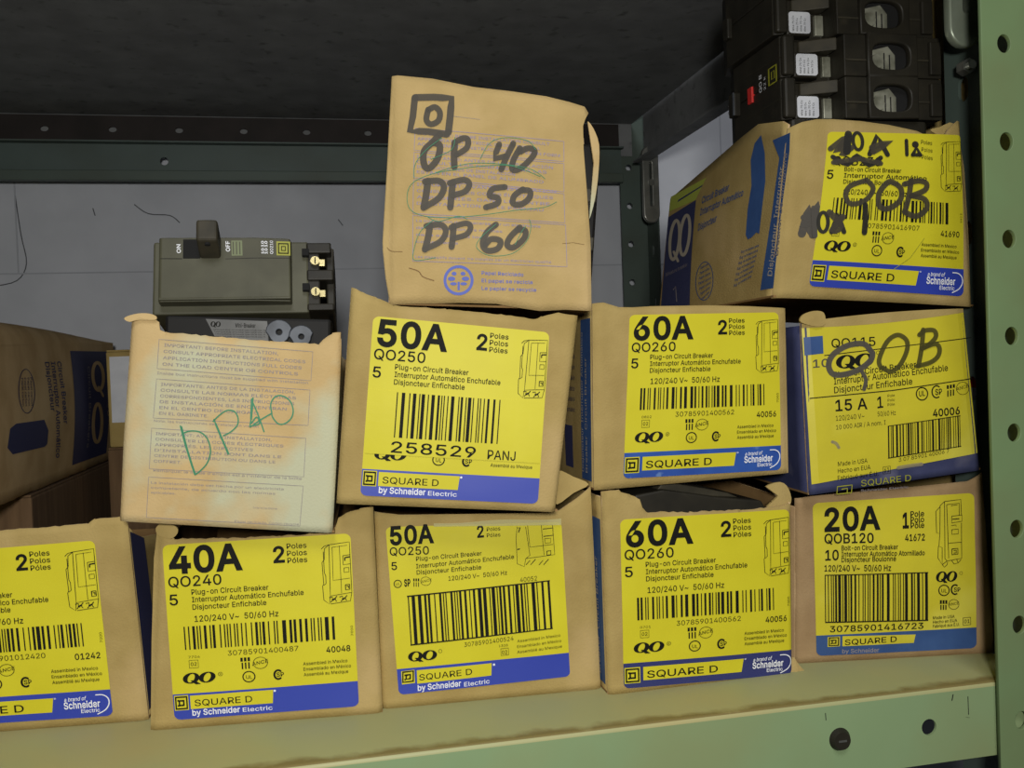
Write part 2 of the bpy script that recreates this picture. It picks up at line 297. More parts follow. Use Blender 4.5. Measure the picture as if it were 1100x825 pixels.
'b':(424,'229,-8 198,-5 172,4 138,31 118,59 112,59 112,0 53,0 53,509 114,509 114,319 118,319 137,346 171,373 197,381 229,384 274,378 313,361 345,332 370,293 385,245 390,189 385,133 370,84 346,45 313,16 274,-2|220,47 253,51 279,66 301,88 316,117 325,151 328,189 325,227 316,261 301,290 280,311 253,325 220,330 188,325 161,312 140,291 125,263 116,229 113,189 116,150 125,115 140,86 162,65 188,51'),
'c':(396,'207,-8 159,-2 117,16 82,46 56,85 40,133 34,187 40,243 56,291 82,330 117,360 159,378 207,384 260,377 305,356 340,322 362,277 303,262 290,289 270,311 242,325 207,330 173,325 145,310 124,287 108,258 99,224 96,187 99,151 108,117 124,89 145,66 173,51 207,46 243,52 271,66 292,89 304,117 363,102 341,56 306,21 261,-1'),
'd':(424,'195,-8 151,-2 111,16 79,45 55,84 39,133 34,189 39,245 55,293 79,332 112,361 151,378 196,384 228,381 253,373 287,346 306,319 311,319 311,509 372,509 372,0 313,0 313,59 307,59 287,31 252,4 227,-5|205,47 236,51 263,65 284,86 299,115 309,150 312,189 309,229 300,263 284,291 263,312 237,325 205,330 172,325 145,311 124,290 108,261 99,227 96,189 99,151 109,117 124,88 145,66 172,51'),
'e':(404,'212,-8 161,-2 117,16 82,46 56,85 40,132 34,187 39,242 55,290 81,329 115,359 157,378 205,384 266,374 294,361 319,341 341,315 357,282 368,242 371,194 371,169 75,169 75,221 338,221 310,202 307,237 298,269 283,294 263,314 237,326 205,330 173,326 146,313 125,294 109,270 99,241 96,211 96,178 100,139 110,106 128,80 151,61 179,50 212,46 254,53 285,73 306,105 365,91 353,63 335,39 311,19 283,4 249,-5'),
'f':(254,'228,379 228,327 6,327 6,379|81,0 81,432 84,461 96,486 113,505 135,519 187,530 222,527 243,521 227,468 215,472 195,474 171,470 154,460 145,443 142,419 142,0'),
'g':(425,'207,-151 168,-148 134,-140 82,-110 51,-69 101,-41 122,-66 154,-88 207,-97 249,-92 282,-75 304,-47 311,-6 311,68 306,68 287,41 252,16 227,8 195,5 152,10 113,27 80,53 55,90 39,136 34,191 39,246 55,293 80,332 112,361 152,378 196,384 228,382 253,373 288,346 308,319 313,319 313,379 372,379 372,-9 367,-54 350,-90 324,-117 291,-136 251,-147|205,59 237,63 264,75 285,95 300,121 309,154 312,193 309,231 300,264 285,291 264,312 237,325 205,330 172,325 145,312 124,290 109,262 99,229 96,193 99,155 109,123 124,96 145,76 172,63'),
'h':(410,'114,227 114,0 53,0 53,509 114,509 114,287 102,287 124,332 152,362 187,379 227,384 264,380 295,369 321,349 341,321 353,285 357,240 357,0 296,0 296,235 290,275 273,304 246,323 210,329 184,326 161,317 141,303 126,283 117,257'),
'i':(167,'53,0 53,379 114,379 114,0|84,443 67,446 54,455 44,468 41,483 44,499 54,512 67,521 84,524 100,521 114,512 123,499 126,483 123,468 114,455 100,446'),
'j':(167,'53,379 114,379 114,-30 111,-63 102,-90 86,-113 65,-129 37,-139 4,-143 -10,-143 -10,-87 2,-87 25,-83 40,-72 50,-54 53,-29|83,443 67,446 53,455 44,468 41,483 44,499 53,512 67,521 83,524 100,521 114,512 123,499 126,483 123,468 114,455 100,446'),
'k':(381,'110,137 110,212 121,212 284,379 360,379 184,199 177,199|53,0 53,509 114,509 114,0|294,0 148,186 191,229 372,0'),
'l':(189,'139,-2 101,3 74,20 58,47 53,84 53,509 114,509 114,99 120,62 130,54 146,52 160,53 170,54 181,3 162,-1'),
'm':(610,'53,0 53,379 112,379 112,295 108,295 118,323 132,346 172,376 219,386 257,380 287,361 309,331 321,295 312,295 322,321 337,343 381,375 437,386 468,383 497,372 522,354 541,328 553,296 557,255 557,0 496,0 496,254 490,289 473,313 447,326 419,330 395,328 374,320 345,290 335,247 335,0 274,0 274,260 269,288 253,311 229,326 199,330 158,320 140,307 126,289 117,266 114,238 114,0'),
'n':(410,'114,227 114,0 53,0 53,379 112,379 112,287 102,287 124,332 152,362 187,379 227,384 264,380 295,369 321,349 341,321 353,285 357,240 357,0 296,0 296,235 290,275 273,304 246,323 210,329 184,326 161,317 141,303 126,283 117,257'),
'o':(415,'207,-8 159,-2 117,16 82,46 56,85 40,133 34,187 40,243 56,291 82,330 117,360 159,378 207,384 256,378 299,360 333,330 359,291 376,243 381,187 376,133 359,85 333,46 299,16 256,-2|207,46 242,51 270,66 292,89 307,117 316,151 319,187 316,224 307,258 292,287 270,310 242,325 207,330 173,325 145,310 124,287 108,258 99,224 96,187 99,151 108,117 124,89 145,66 173,51'),
'p':(424,'53,-143 53,379 112,379 112,319 118,319 137,346 171,373 197,381 229,384 274,378 313,361 345,332 370,293 385,245 390,189 385,133 370,84 346,45 313,16 274,-2 229,-8 198,-5 173,4 138,31 118,59 114,59 114,-143|220,47 253,51 279,66 301,88 316,117 325,151 328,189 325,227 316,261 301,290 280,311 253,325 220,330 188,325 161,312 140,291 125,263 116,229 113,189 116,150 125,115 140,86 162,65 188,51'),
'q':(424,'372,-143 311,-143 311,59 306,59 287,31 252,4 227,-5 195,-8 151,-2 111,16 79,45 55,84 39,133 34,189 39,245 55,293 79,332 112,361 151,378 196,384 228,381 253,373 287,346 307,319 313,319 313,379 372,379|205,47 236,51 263,65 284,86 299,115 309,150 312,189 309,229 300,263 284,291 263,312 237,325 205,330 172,325 145,311 124,290 108,261 99,227 96,189 99,151 109,117 124,88 145,66 172,51'),
'r':(259,'53,0 53,379 112,379 112,321 115,321 130,347 152,367 181,380 213,385 229,384 243,384 243,322 230,324 207,326 182,323 159,315 140,301 126,284 117,262 114,237 114,0'),
's':(365,'182,-8 145,-5 112,3 84,18 62,38 45,63 36,94 94,107 105,79 124,60 150,49 181,45 217,50 244,62 262,81 268,103 265,121 254,136 237,147 212,155 149,170 104,186 72,208 53,237 47,274 51,305 65,332 87,354 115,370 149,381 187,384 223,381 254,372 279,358 299,339 324,290 268,277 258,298 243,316 219,328 187,333 156,329 131,317 114,299 109,277 112,258 124,243 172,223 229,209 275,194 306,171 325,142 331,107 326,75 312,47 290,24 260,6 223,-5'),
't':(227,'204,379 204,327 6,327 6,379|65,471 126,471 126,98 128,76 136,61 150,53 170,50 185,51 202,54 213,2 192,-3 168,-4 125,2 92,21 72,52 65,93'),
'u':(410,'182,-5 146,-1 115,11 89,31 69,59 57,95 53,139 53,379 114,379 114,144 119,105 137,75 164,56 200,50 226,53 249,62 268,77 283,97 293,122 296,153 296,379 357,379 357,0 298,0 298,92 307,92 286,47 257,17 222,0'),
'v':(389,'163,0 17,379 84,379 165,155 187,87 206,21 184,21 203,87 224,155 305,379 371,379 226,0'),
'w':(567,'138,0 23,379 87,379 133,214 154,137 175,41 165,41 186,135 206,214 252,379 316,379 362,214 382,136 402,41 391,41 413,135 434,214 480,379 545,379 429,0 368,0 319,172 305,225 291,280 277,338 291,338 277,280 263,225 248,172 199,0'),
'x':(379,'21,0 171,218 171,171 29,379 100,379 147,306 179,253 207,206 175,206 202,253 233,306 282,379 352,379 209,169 209,214 358,0 287,0 231,85 200,136 173,182 205,182 178,136 148,85 91,0'),
'y':(389,'47,-139 61,-86 71,-87 104,-89 130,-74 151,-36 163,-1 17,379 84,379 165,155 187,87 206,21 184,21 202,87 224,155 305,379 371,379 204,-58 177,-107 139,-136 91,-145 65,-143'),
'z':(380,'42,0 42,46 254,320 254,323 48,323 48,379 333,379 333,331 126,60 126,56 339,56 339,0'),
'~':(453,'52,150 55,188 66,218 82,240 103,255 151,266 197,256 246,221 275,198 299,192 318,196 332,207 341,226 344,253 400,253 397,215 386,185 370,163 349,148 301,137 254,148 207,182 177,204 154,210 136,207 121,196 111,178 108,150'),
'®':(463,'231,118 192,122 154,134 121,152 91,177 67,206 48,240 37,277 33,317 37,357 48,394 67,428 91,457 121,482 154,500 192,512 231,516 271,512 309,500 343,482 372,457 396,428 415,394 426,357 430,317 426,277 415,240 396,206 372,177 343,152 309,134 271,122|231,166 271,171 307,187 338,210 362,241 377,277 382,317 377,357 362,393 338,423 307,447 271,462 231,467 192,462 156,447 125,423 101,393 86,357 81,317 86,277 101,241 125,210 156,187 192,171|273,226 228,312 273,312 319,226|161,226 161,409 253,409 279,402 302,383 311,350 302,316 278,295 250,287 185,287 185,319 239,319 257,327 267,350 264,364 257,372 239,378 203,378 203,226'),
'À':(480,'16,0 201,509 276,509 463,0 395,0 287,302 264,372 232,478 245,478 213,371 191,302 85,0|110,142 110,199 370,199 370,142|216,558 150,659 218,659 266,558'),
'È':(419,'60,0 60,509 372,509 372,452 125,452 125,286 355,286 355,229 125,229 125,57 375,57 375,0|194,558 128,659 196,659 244,558'),
'É':(419,'60,0 60,509 372,509 372,452 125,452 125,286 355,286 355,229 125,229 125,57 375,57 375,0|191,558 239,659 307,659 241,558'),
'Í':(300,'31,0 31,57 118,57 118,452 31,452 31,509 269,509 269,452 183,452 183,57 269,57 269,0|124,558 171,659 240,659 174,558'),
'Ó':(533,'267,-7 205,1 150,25 105,63 70,115 48,179 40,254 48,329 70,393 105,445 150,484 205,508 267,516 329,508 384,484 429,445 464,393 486,329 493,254 486,179 464,115 429,63 384,25 329,1|267,53 310,59 349,76 383,105 408,144 425,194 430,254 425,314 408,365 383,404 349,433 310,450 267,456 223,450 184,433 151,404 125,364 109,314 103,254 109,194 125,144 151,105 184,76 223,59|240,558 288,659 356,659 290,558'),
'à':(389,'160,-9 126,-5 94,5 68,22 48,45 35,73 30,108 34,138 43,161 58,179 78,193 125,211 178,220 234,227 265,235 273,243 276,255 276,257 267,297 240,322 196,331 149,322 118,301 100,274 41,291 57,322 79,346 104,364 133,375 194,384 239,379 286,360 306,343 322,320 333,290 337,251 337,0 277,0 277,52 272,52 252,25 215,1|170,45 202,49 228,59 248,74 263,93 272,115 276,138 276,190 259,182 231,176 200,171 175,168 134,159 103,139 95,124 92,105 102,72 130,52|165,429 99,529 168,529 215,429'),
'á':(389,'160,-9 126,-5 94,5 68,22 48,45 35,73 30,108 34,138 43,161 58,179 78,193 125,211 178,220 234,227 265,235 273,243 276,255 276,257 267,297 240,322 196,331 149,322 118,301 100,274 41,291 57,322 79,346 104,364 133,375 194,384 239,379 286,360 306,343 322,320 333,290 337,251 337,0 277,0 277,52 272,52 252,25 215,1|170,45 202,49 228,59 248,74 263,93 272,115 276,138 276,190 259,182 231,176 200,171 175,168 134,159 103,139 95,124 92,105 102,72 130,52|162,429 210,529 278,529 212,429'),
'è':(404,'212,-8 161,-2 117,16 82,46 56,85 40,132 34,187 39,242 55,290 81,329 115,359 157,378 205,384 266,374 294,361 319,341 341,315 357,282 368,242 371,194 371,169 75,169 75,221 338,221 310,202 307,237 298,269 283,294 263,314 237,326 205,330 173,326 146,313 125,294 109,270 99,241 96,211 96,178 100,139 110,106 128,80 151,61 179,50 212,46 254,53 285,73 306,105 365,91 353,63 335,39 311,19 283,4 249,-5|180,429 114,529 182,529 230,429'),
'é':(404,'212,-8 161,-2 117,16 82,46 56,85 40,132 34,187 39,242 55,290 81,329 115,359 157,378 205,384 266,374 294,361 319,341 341,315 357,282 368,242 371,194 371,169 75,169 75,221 338,221 310,202 307,237 298,269 283,294 263,314 237,326 205,330 173,326 146,313 125,294 109,270 99,241 96,211 96,178 100,139 110,106 128,80 151,61 179,50 212,46 254,53 285,73 306,105 365,91 353,63 335,39 311,19 283,4 249,-5|177,429 225,529 293,529 227,429'),
'í':(167,'53,0 53,379 114,379 114,0|57,429 104,529 173,529 107,429'),
'î':(167,'53,0 53,379 114,379 114,0|34,435 -26,435 -26,438 54,529 112,529 193,438 193,435 132,435 83,495'),
'ñ':(410,'114,227 114,0 53,0 53,379 112,379 112,287 102,287 124,332 152,362 187,379 227,384 264,380 295,369 321,349 341,321 353,285 357,240 357,0 296,0 296,235 290,275 273,304 246,323 210,329 184,326 161,317 141,303 126,283 117,257|250,446 225,450 202,460 182,470 167,475 153,466 149,448 106,448 110,476 120,498 137,513 161,518 185,514 207,504 226,494 243,490 256,496 262,517 304,517 300,488 289,466 272,451'),
'ó':(415,'207,-8 159,-2 117,16 82,46 56,85 40,133 34,187 40,243 56,291 82,330 117,360 159,378 207,384 256,378 299,360 333,330 359,291 376,243 381,187 376,133 359,85 333,46 299,16 256,-2|207,46 242,51 270,66 292,89 307,117 316,151 319,187 316,224 307,258 292,287 270,310 242,325 207,330 173,325 145,310 124,287 108,258 99,224 96,187 99,151 108,117 124,89 145,66 173,51|181,429 228,529 297,529 231,429'),
'ô':(415,'207,-8 159,-2 117,16 82,46 56,85 40,133 34,187 40,243 56,291 82,330 117,360 159,378 207,384 256,378 299,360 333,330 359,291 376,243 381,187 376,133 359,85 333,46 299,16 256,-2|207,46 242,51 270,66 292,89 307,117 316,151 319,187 316,224 307,258 292,287 270,310 242,325 207,330 173,325 145,310 124,287 108,258 99,224 96,187 99,151 108,117 124,89 145,66 173,51|158,435 98,435 98,438 178,529 236,529 317,438 317,435 256,435 207,495'),
'ú':(410,'182,-5 146,-1 115,11 89,31 69,59 57,95 53,139 53,379 114,379 114,144 119,105 137,75 164,56 200,50 226,53 249,62 268,77 283,97 293,122 296,153 296,379 357,379 357,0 298,0 298,92 307,92 286,47 257,17 222,0|178,429 226,529 294,529 228,429'),
}
def fatten(P, d):
    """outer contours run clockwise, counters the other way: moving every edge to its left makes the letter bolder"""
    if not d: return P
    for _ in range(12):
        out = []; n = len(P)
        for i in range(n):
            a, b, c = P[i - 1], P[i], P[(i + 1) % n]
            u = Vector((b[0] - a[0], b[1] - a[1])).normalized(); v = Vector((c[0] - b[0], c[1] - b[1])).normalized()
            n1, n2 = Vector((-u.y, u.x)), Vector((-v.y, v.x)); m = n1 + n2; k = 1 + n1.dot(n2)
            concave = u.x * v.y - u.y * v.x > 0
            m = m / k if k > (.06 if concave else .3) else m.normalized() * 1.8 if m.length > 1e-3 else n1
            out.append((b[0] + m.x * d, b[1] + m.y * d))
        bad = None
        for i in range(n):
            j = (i + 1) % n
            if (out[j][0] - out[i][0]) * (P[j][0] - P[i][0]) + (out[j][1] - out[i][1]) * (P[j][1] - P[i][1]) < 0: bad = i; break
        if bad is None or n < 5: break
        i, j = bad, (bad + 1) % n; p, q, r_, t_ = P[i - 1], P[i], P[j], P[(j + 1) % n]     # an edge that would vanish: its neighbours meet instead
        den = (q[0] - p[0]) * (t_[1] - r_[1]) - (q[1] - p[1]) * (t_[0] - r_[0])
        mid = ((q[0] + r_[0]) / 2, (q[1] + r_[1]) / 2)
        if abs(den) > 1e-6:
            k = ((r_[0] - p[0]) * (t_[1] - r_[1]) - (r_[1] - p[1]) * (t_[0] - r_[0])) / den
            X = (p[0] + (q[0] - p[0]) * k, p[1] + (q[1] - p[1]) * k)
            if math.hypot(X[0] - mid[0], X[1] - mid[1]) < 60: mid = X
        P = [mid if h == i else z for h, z in enumerate(P) if h != j]
    return out
_fc = {}
def _area(P): return sum(P[i - 1][0] * P[i][1] - P[i][0] * P[i - 1][1] for i in range(len(P))) / 2
def _inside(p, P):
    r = False
    for i in range(len(P)):
        (x0, y0), (x1, y1) = P[i - 1], P[i]
        if (y0 > p[1]) != (y1 > p[1]) and p[0] < (x1 - x0) * (p[1] - y0) / (y1 - y0) + x0: r = not r
    return r
_gl = {}
def glyph(ch, bold):
    """filled shape of one letter: every stroke with its own counters"""
    if (ch, bold) in _gl: return _gl[ch, bold]
    adv, body = FONT.get(ch, FONT[' ']); V, Fc = [], []
    C = [[tuple(int(q) for q in p.split(',')) for p in c.split(' ')] for c in body.split('|') if c]
    outer = [c for c in C if _area(c) < 0]; holes = [c for c in C if _area(c) >= 0]
    for o_ in outer:
        own = [h_ for h_ in holes if _inside(h_[0], o_) and not any(abs(_area(q)) < abs(_area(o_)) and _inside(h_[0], q) for q in outer if q is not o_)]
        polys = [[Vector((x, y, 0)) for x, y in fatten(c, bold / (.727 / 509))] for c in [o_] + own]
        n0 = len(V); flat = [v for p in polys for v in p]; V += [(v.x, v.y) for v in flat]
        Fc += [[n0 + i for i in t_] for t_ in tessellate_polygon(polys)]
    _gl[ch, bold] = (adv, V, Fc); return _gl[ch, bold]
def glyphs(t, bold=0.0, italic=0.0):
    key = (t, bold, italic)
    if key in _fc: return _fc[key]
    K = .727 / 509; px = 0; vs, fs = [], []
    for ch in t:
        adv, V, Fc = glyph(ch, bold); o = len(vs)
        vs += [((x + px) * K + italic * y * K, y * K) for x, y in V]; fs += [[o + i for i in f] for f in Fc]
        px += adv + bold * 520
    x0 = min(v[0] for v in vs); x1 = max(v[0] for v in vs)
    _fc[key] = ([((x - x0) / (x1 - x0), y / .727) for x, y in vs], fs)
    return _fc[key]

def smooth_line(pts, n=6, closed=False):
    if len(pts) < 3: return pts
    out = []; N = len(pts)
    rng = range(N if closed else N - 1)
    for i in rng:
        g = lambda j: pts[j % N] if closed else pts[max(0, min(N - 1, j))]
        p0, p1, p2, p3 = g(i - 1), g(i), g(i + 1), g(i + 2)
        for k in range(n):
            t = k / n
            out.append(tuple(.5 * (2 * p1[d] + (p2[d] - p0[d]) * t + (2 * p0[d] - 5 * p1[d] + 4 * p2[d] - p3[d]) * t * t + (3 * p1[d] - p0[d] - 3 * p2[d] + p3[d]) * t ** 3) for d in (0, 1)))
    if not closed: out.append(pts[-1])
    return out

L0, LS = .00035, .00016
def absorb(mb, k):
    o = len(mb.v); mb.v += k.v
    for f, m, q in zip(k.f, k.m, k.sm): mb.f.append([o + i for i in f]); mb.m.append(mb.mi(k.mats[m])); mb.sm.append(q)

def subpart(o, part):
    o.parent = part; o.matrix_parent_inverse = part.matrix_basis.inverted(); return o

class Ink(MB):
    """artwork laid on a Face; c maps the numbers given here to the face's art coordinates"""
    def __init__(s, face, c=None, base=L0):
        super().__init__(); s.F = face; s.c = c or (lambda x, y: (x, y)); s.base = base
    def P(s, x, y, layer): return s.F.at(*s.c(x, y), s.base + LS * layer)
    def grid(s, fn, nx, ny, mat, layer):
        vs = [s.P(*fn(i / nx, j / ny), layer) for j in range(ny + 1) for i in range(nx + 1)]
        fs = [[j * (nx + 1) + i, (j + 1) * (nx + 1) + i, (j + 1) * (nx + 1) + i + 1, j * (nx + 1) + i + 1] for j in range(ny) for i in range(nx)]
        s.add(vs, fs, mat)
    def quad(s, q, mat, layer=1, nx=1, ny=1):
        """q = TL TR BR BL"""
        def fn(u, v):
            t = [q[0][d] + (q[1][d] - q[0][d]) * u for d in (0, 1)]; b = [q[3][d] + (q[2][d] - q[3][d]) * u for d in (0, 1)]
            return t[0] + (b[0] - t[0]) * v, t[1] + (b[1] - t[1]) * v
        s.grid(fn, nx, ny, mat, layer)
    def rect(s, x0, y0, x1, y1, mat, layer=1, nx=0, ny=0):
        s.quad([(x0, y0), (x1, y0), (x1, y1), (x0, y1)], mat, layer, nx or 2, ny or 2)
    def rounded(s, x0, y0, x1, y1, r, mat, layer, corners='TtBb', nx=24, ny=20):
        xs = sorted(set([x0 + r * (1 - math.cos(a * PI / 12)) for a in range(7)] + [x1 - r * (1 - math.cos(a * PI / 12)) for a in range(7)] + [x0 + (x1 - x0) * i / nx for i in range(nx + 1)]))
        def prof(x):
            e = min(x - x0, x1 - x); d = 0 if e >= r else r - math.sqrt(max(0, r * r - (r - e) ** 2)); left = x - x0 < x1 - x
            top = d if (('T' in corners and left) or ('t' in corners and not left)) else 0
            bot = d if (('B' in corners and left) or ('b' in corners and not left)) else 0
            return y0 + top, y1 - bot
        n = len(xs) - 1
        def fn(u, v):
            x = xs[round(u * n)]; a, b = prof(x); return x, a + (b - a) * v
        s.grid(fn, n, ny, mat, layer)
    def refine(s, pts, closed):
        out = []; n = len(pts)
        for i in range(n if closed else n - 1):
            a, b = pts[i], pts[(i + 1) % n]
            d = (Vector(s.P(*b, 0)) - Vector(s.P(*a, 0))).length; k = max(1, min(40, int(d / .004)))
            out += [(a[0] + (b[0] - a[0]) * q / k, a[1] + (b[1] - a[1]) * q / k) for q in range(k)]
        if not closed: out.append(pts[-1])
        return out
    def stroke(s, pts, w, mat, layer=2, closed=False, sm=0, caps=True, taper=None):
        if sm: pts = smooth_line(pts, sm, closed)
        pts = s.refine(pts, closed)
        n = len(pts); vs = []; fs = []
        for i, (x, y) in enumerate(pts):
            a = pts[(i - 1) % n] if (closed or i) else pts[0]; b = pts[(i + 1) % n] if (closed or i < n - 1) else pts[-1]
            dx, dy = b[0] - a[0], b[1] - a[1]; k = math.hypot(dx, dy) or 1
            ww = w / 2 * (taper(i / max(1, n - 1)) if taper else 1)
            vs += [s.P(x - dy / k * ww, y + dx / k * ww, layer), s.P(x + dy / k * ww, y - dx / k * ww, layer)]
        for i in range(n if closed else n - 1):
            j = (i + 1) % n; fs.append([2 * i, 2 * i + 1, 2 * j + 1, 2 * j])
        s.add(vs, fs, mat)
        if caps and not closed and w > 6:
            for (x, y) in (pts[0], pts[-1]): s.disc(x, y, w / 2 * .97, w / 2 * .97, mat, layer + .15, 12)
    def disc(s, x, y, rx, ry, mat, layer=2, n=18):
        s.add([s.P(x + rx * math.cos(2 * PI * i / n), y - ry * math.sin(2 * PI * i / n), layer) for i in range(n)], [list(range(n))], mat)
    def ring(s, x, y, rx, ry, w, mat, layer=2, n=28, tilt=0):
        c, d = math.cos(tilt), math.sin(tilt)
        pts = [(x + rx * math.cos(2 * PI * i / n) * c - ry * math.sin(2 * PI * i / n) * d, y + rx * math.cos(2 * PI * i / n) * d + ry * math.sin(2 * PI * i / n) * c) for i in range(n)]
        s.stroke(pts, w, mat, layer, True)
    def text(s, t, x0, y0, x1, y1, h, mat=None, layer=2, bold=.0, italic=0, up=None):
        """baseline runs from (x0,y0) to (x1,y1); h = capital height, both in this artwork's numbers"""
        vs, fs = glyphs(t, bold, italic)
        if up is None:
            k = math.hypot(x1 - x0, y1 - y0); up = s.up0()
        s.add([s.P(x0 + (x1 - x0) * u + up[0] * h * v, y0 + (y1 - y0) * u + up[1] * h * v, layer) for u, v in vs], fs, mat or M['black'])
    def up0(s): return s.F.up
    def barcode(s, x0, y0, x1, y1, dy=0, seed=1, layer=2, mat=None, n=34, lean=0):
        """bars between x0..x1; dy = rise along the row, lean = shift of the bar foot"""
        rnd = random.Random(seed); seq = []
        for i in range(n): seq += [rnd.choice((1, 1, 1, 2, 2, 3)), rnd.choice((1, 1, 2, 2, 3))]
        tot = sum(seq[:-1]); x = 0
        for i, k in enumerate(seq[:-1]):
            if i % 2 == 0:
                a, b = x / tot, (x + k * .9) / tot
                xa, xb = x0 + (x1 - x0) * a, x0 + (x1 - x0) * b
                s.quad([(xa, y0 + dy * a), (xb, y0 + dy * b), (xb + lean, y1 + dy * b), (xa + lean, y1 + dy * a)], mat or M['black'], layer, 1, 4)
            x += k
    def qo(s, x0, y0, x1, y1, mat=None, layer=2, dy=0):
        """bold slanted oval pair with a tail on the first: the emblem on the labels"""
        mat = mat or M['black']; w = x1 - x0; h = y1 - y0
        for k, cx in enumerate((.25, .74)):
            n = 28; vs = []
            cx = x0 + w * cx; cy = (y0 + y1) / 2 + dy * (k - .5)
            for i in range(n):
                a = 2 * PI * i / n
                ox, oy = w * .255 * math.cos(a), h * .5 * math.sin(a)
                ix, iy = w * .105 * math.cos(a), h * .40 * math.sin(a)
                vs += [s.P(cx + ox - .18 * oy, cy + oy, layer), s.P(cx + ix - .30 * iy, cy + iy, layer)]
            s.add(vs, [[2 * i, 2 * i + 1, 2 * ((i + 1) % n) + 1, 2 * ((i + 1) % n)] for i in range(n)], mat)
        s.quad([(x0 + w * .22, y0 + h * .72), (x0 + w * .34, y0 + h * .70), (x0 + w * .54, y0 + h * 1.08 + dy * .1), (x0 + w * .38, y0 + h * 1.10)], mat, layer + .3)
    def emblem(s, x0, y0, x1, y1, fg, layer=3, dy=0, k=.1):
        """square frame holding a smaller square letter D"""
        w, h = x1 - x0, y1 - y0
        def fr(a, b, t):
            o = [(x0 + w * a, y0 + h * a + dy * a), (x0 + w * b, y0 + h * a + dy * b), (x0 + w * b, y0 + h * b + dy * b), (x0 + w * a, y0 + h * b + dy * a)]
            i = [(x0 + w * (a + t), y0 + h * (a + t)), (x0 + w * (b - t), y0 + h * (a + t) + dy * b), (x0 + w * (b - t), y0 + h * (b - t) + dy * b), (x0 + w * (a + t), y0 + h * (b - t))]
            s.add([s.P(*p, layer) for p in o + i], [[j, (j + 1) % 4, 4 + (j + 1) % 4, 4 + j] for j in range(4)], fg)
        fr(.06, .94, k); fr(.30, .72, k * 1.1)
        s.quad([(x0 + w * .22, y0 + h * .28), (x0 + w * .34, y0 + h * .28), (x0 + w * .34, y0 + h * .40), (x0 + w * .22, y0 + h * .40)], fg, layer)
        s.quad([(x0 + w * .22, y0 + h * .62), (x0 + w * .34, y0 + h * .62), (x0 + w * .34, y0 + h * .74), (x0 + w * .22, y0 + h * .74)], fg, layer)
    def marks(s, x, y, k=1.0, dy=0, nom=True, ul=True, csa=True):
        """the approval marks; (x,y) = centre of the UL ring"""
        b = M['black']
        if ul:
            s.ring(x, y, 20 * k, 20 * k, 4 * k, b); s.text('UL', x - 10 * k, y + 7 * k, x + 11 * k, y + 9 * k, 13 * k, bold=.01)
        if csa:
            cx = x + 98 * k; cy = y + dy
            s.stroke([(cx + 13 * k * math.cos(R(a)) , cy - 17 * k * math.sin(R(a))) for a in range(50, 320, 15)], 7 * k, b)
            s.text('SP', cx - 6 * k, cy + 8 * k, cx + 19 * k, cy + 8 * k, 16 * k, bold=.02)
        if nom:
            nx, ny = x - 25 * k, y - 74 * k
            for i in range(3): s.rect(nx + i * 12 * k, ny, nx + (i * 12 + 8) * k, ny + 15 * k, b)
            for i in range(3): s.rect(nx + (i * 11 + 3) * k, ny + 19 * k, nx + (i * 11 + 8) * k, ny + 44 * k, b)
            s.ring(nx + 66 * k, ny + 24 * k, 24 * k, 22 * k, 2 * k, b); s.text('ANCE', nx + 38 * k, ny + 34 * k, nx + 92 * k, ny + 24 * k, 13 * k, bold=.01)
    def drawing(s, x0, y0, x1, y1, poles=2, dy=0, w=2.2):
        """line drawing of a breaker, in a 100 x 230 box"""
        def q(x, y): return (x0 + (x1 - x0) * x / 100, y0 + (y1 - y0) * y / 230 + dy * x / 100)
        def ln(*p, ww=1): s.stroke([q(*a) for a in p], w * ww, M['black'], 2, caps=False)
        ln((30, 6), (98, 0), (98, 190), (26, 198), (30, 6)); ln((30, 6), (14, 20), (12, 60), (4, 70), (6, 150), (2, 160), (4, 212), (22, 228), (26, 198))
        ln((10, 30), (10, 110), (14, 120), (14, 150), (6, 156)); ln((4, 20), (14, 10), (30, 6)); ln((26, 228), (92, 222), (98, 190))
        ln((40, 16), (90, 12), ww=.7); ln((40, 16), (38, 140), (94, 136), ww=.8); ln((64, 12), (64, 190), ww=.8)
        ln((74, 50), (98, 48)); ln((74, 50), (74, 84), (98, 82)); ln((80, 58), (98, 56), ww=2.2); ln((80, 58), (80, 70), ww=2)
        ln((76, 96), (92, 95), (92, 112), (76, 113), (76, 96)); ln((78, 160), (92, 159), (92, 178), (78, 179), (78, 160), ww=1.6); ln((82, 166), (88, 165), (88, 173), ww=1.6)
        for a in (22, 56):
            ln((a, 204), (a + 10, 202), (a + 12, 216), (a + 26, 200), ww=1.6); ln((a + 4, 222), (a + 16, 208), (a + 24, 220), ww=1.4); ln((a + 8, 212), (a + 22, 210), ww=2)
    def drawing_one(s, x0, y0, x1, y1, w=2.2):
        """line drawing of a single-pole breaker, in a 100 x 260 box"""
        def q(x, y): return (x0 + (x1 - x0) * x / 100, y0 + (y1 - y0) * y / 260)
        def ln(*p, ww=1): s.stroke([q(*a) for a in p], w * ww, M['black'], 2, caps=False)
        ln((36, 8), (96, 0), (98, 62)); ln((98, 90), (98, 226), (44, 236), (36, 226), (36, 8)); ln((36, 8), (20, 24), (18, 130), (6, 128), (4, 46), (20, 28))
        ln((18, 130), (14, 180), (26, 184), (26, 250), (10, 224), (12, 180)); ln((26, 250), (44, 236)); ln((44, 20), (90, 14), (90, 60)); ln((44, 20), (50, 226))
        ln((60, 24), (84, 20)); ln((62, 64), (100, 60), (100, 84), (62, 90), (62, 64)); ln((64, 76), (90, 74), ww=1.6); ln((60, 100), (78, 98), (78, 104))
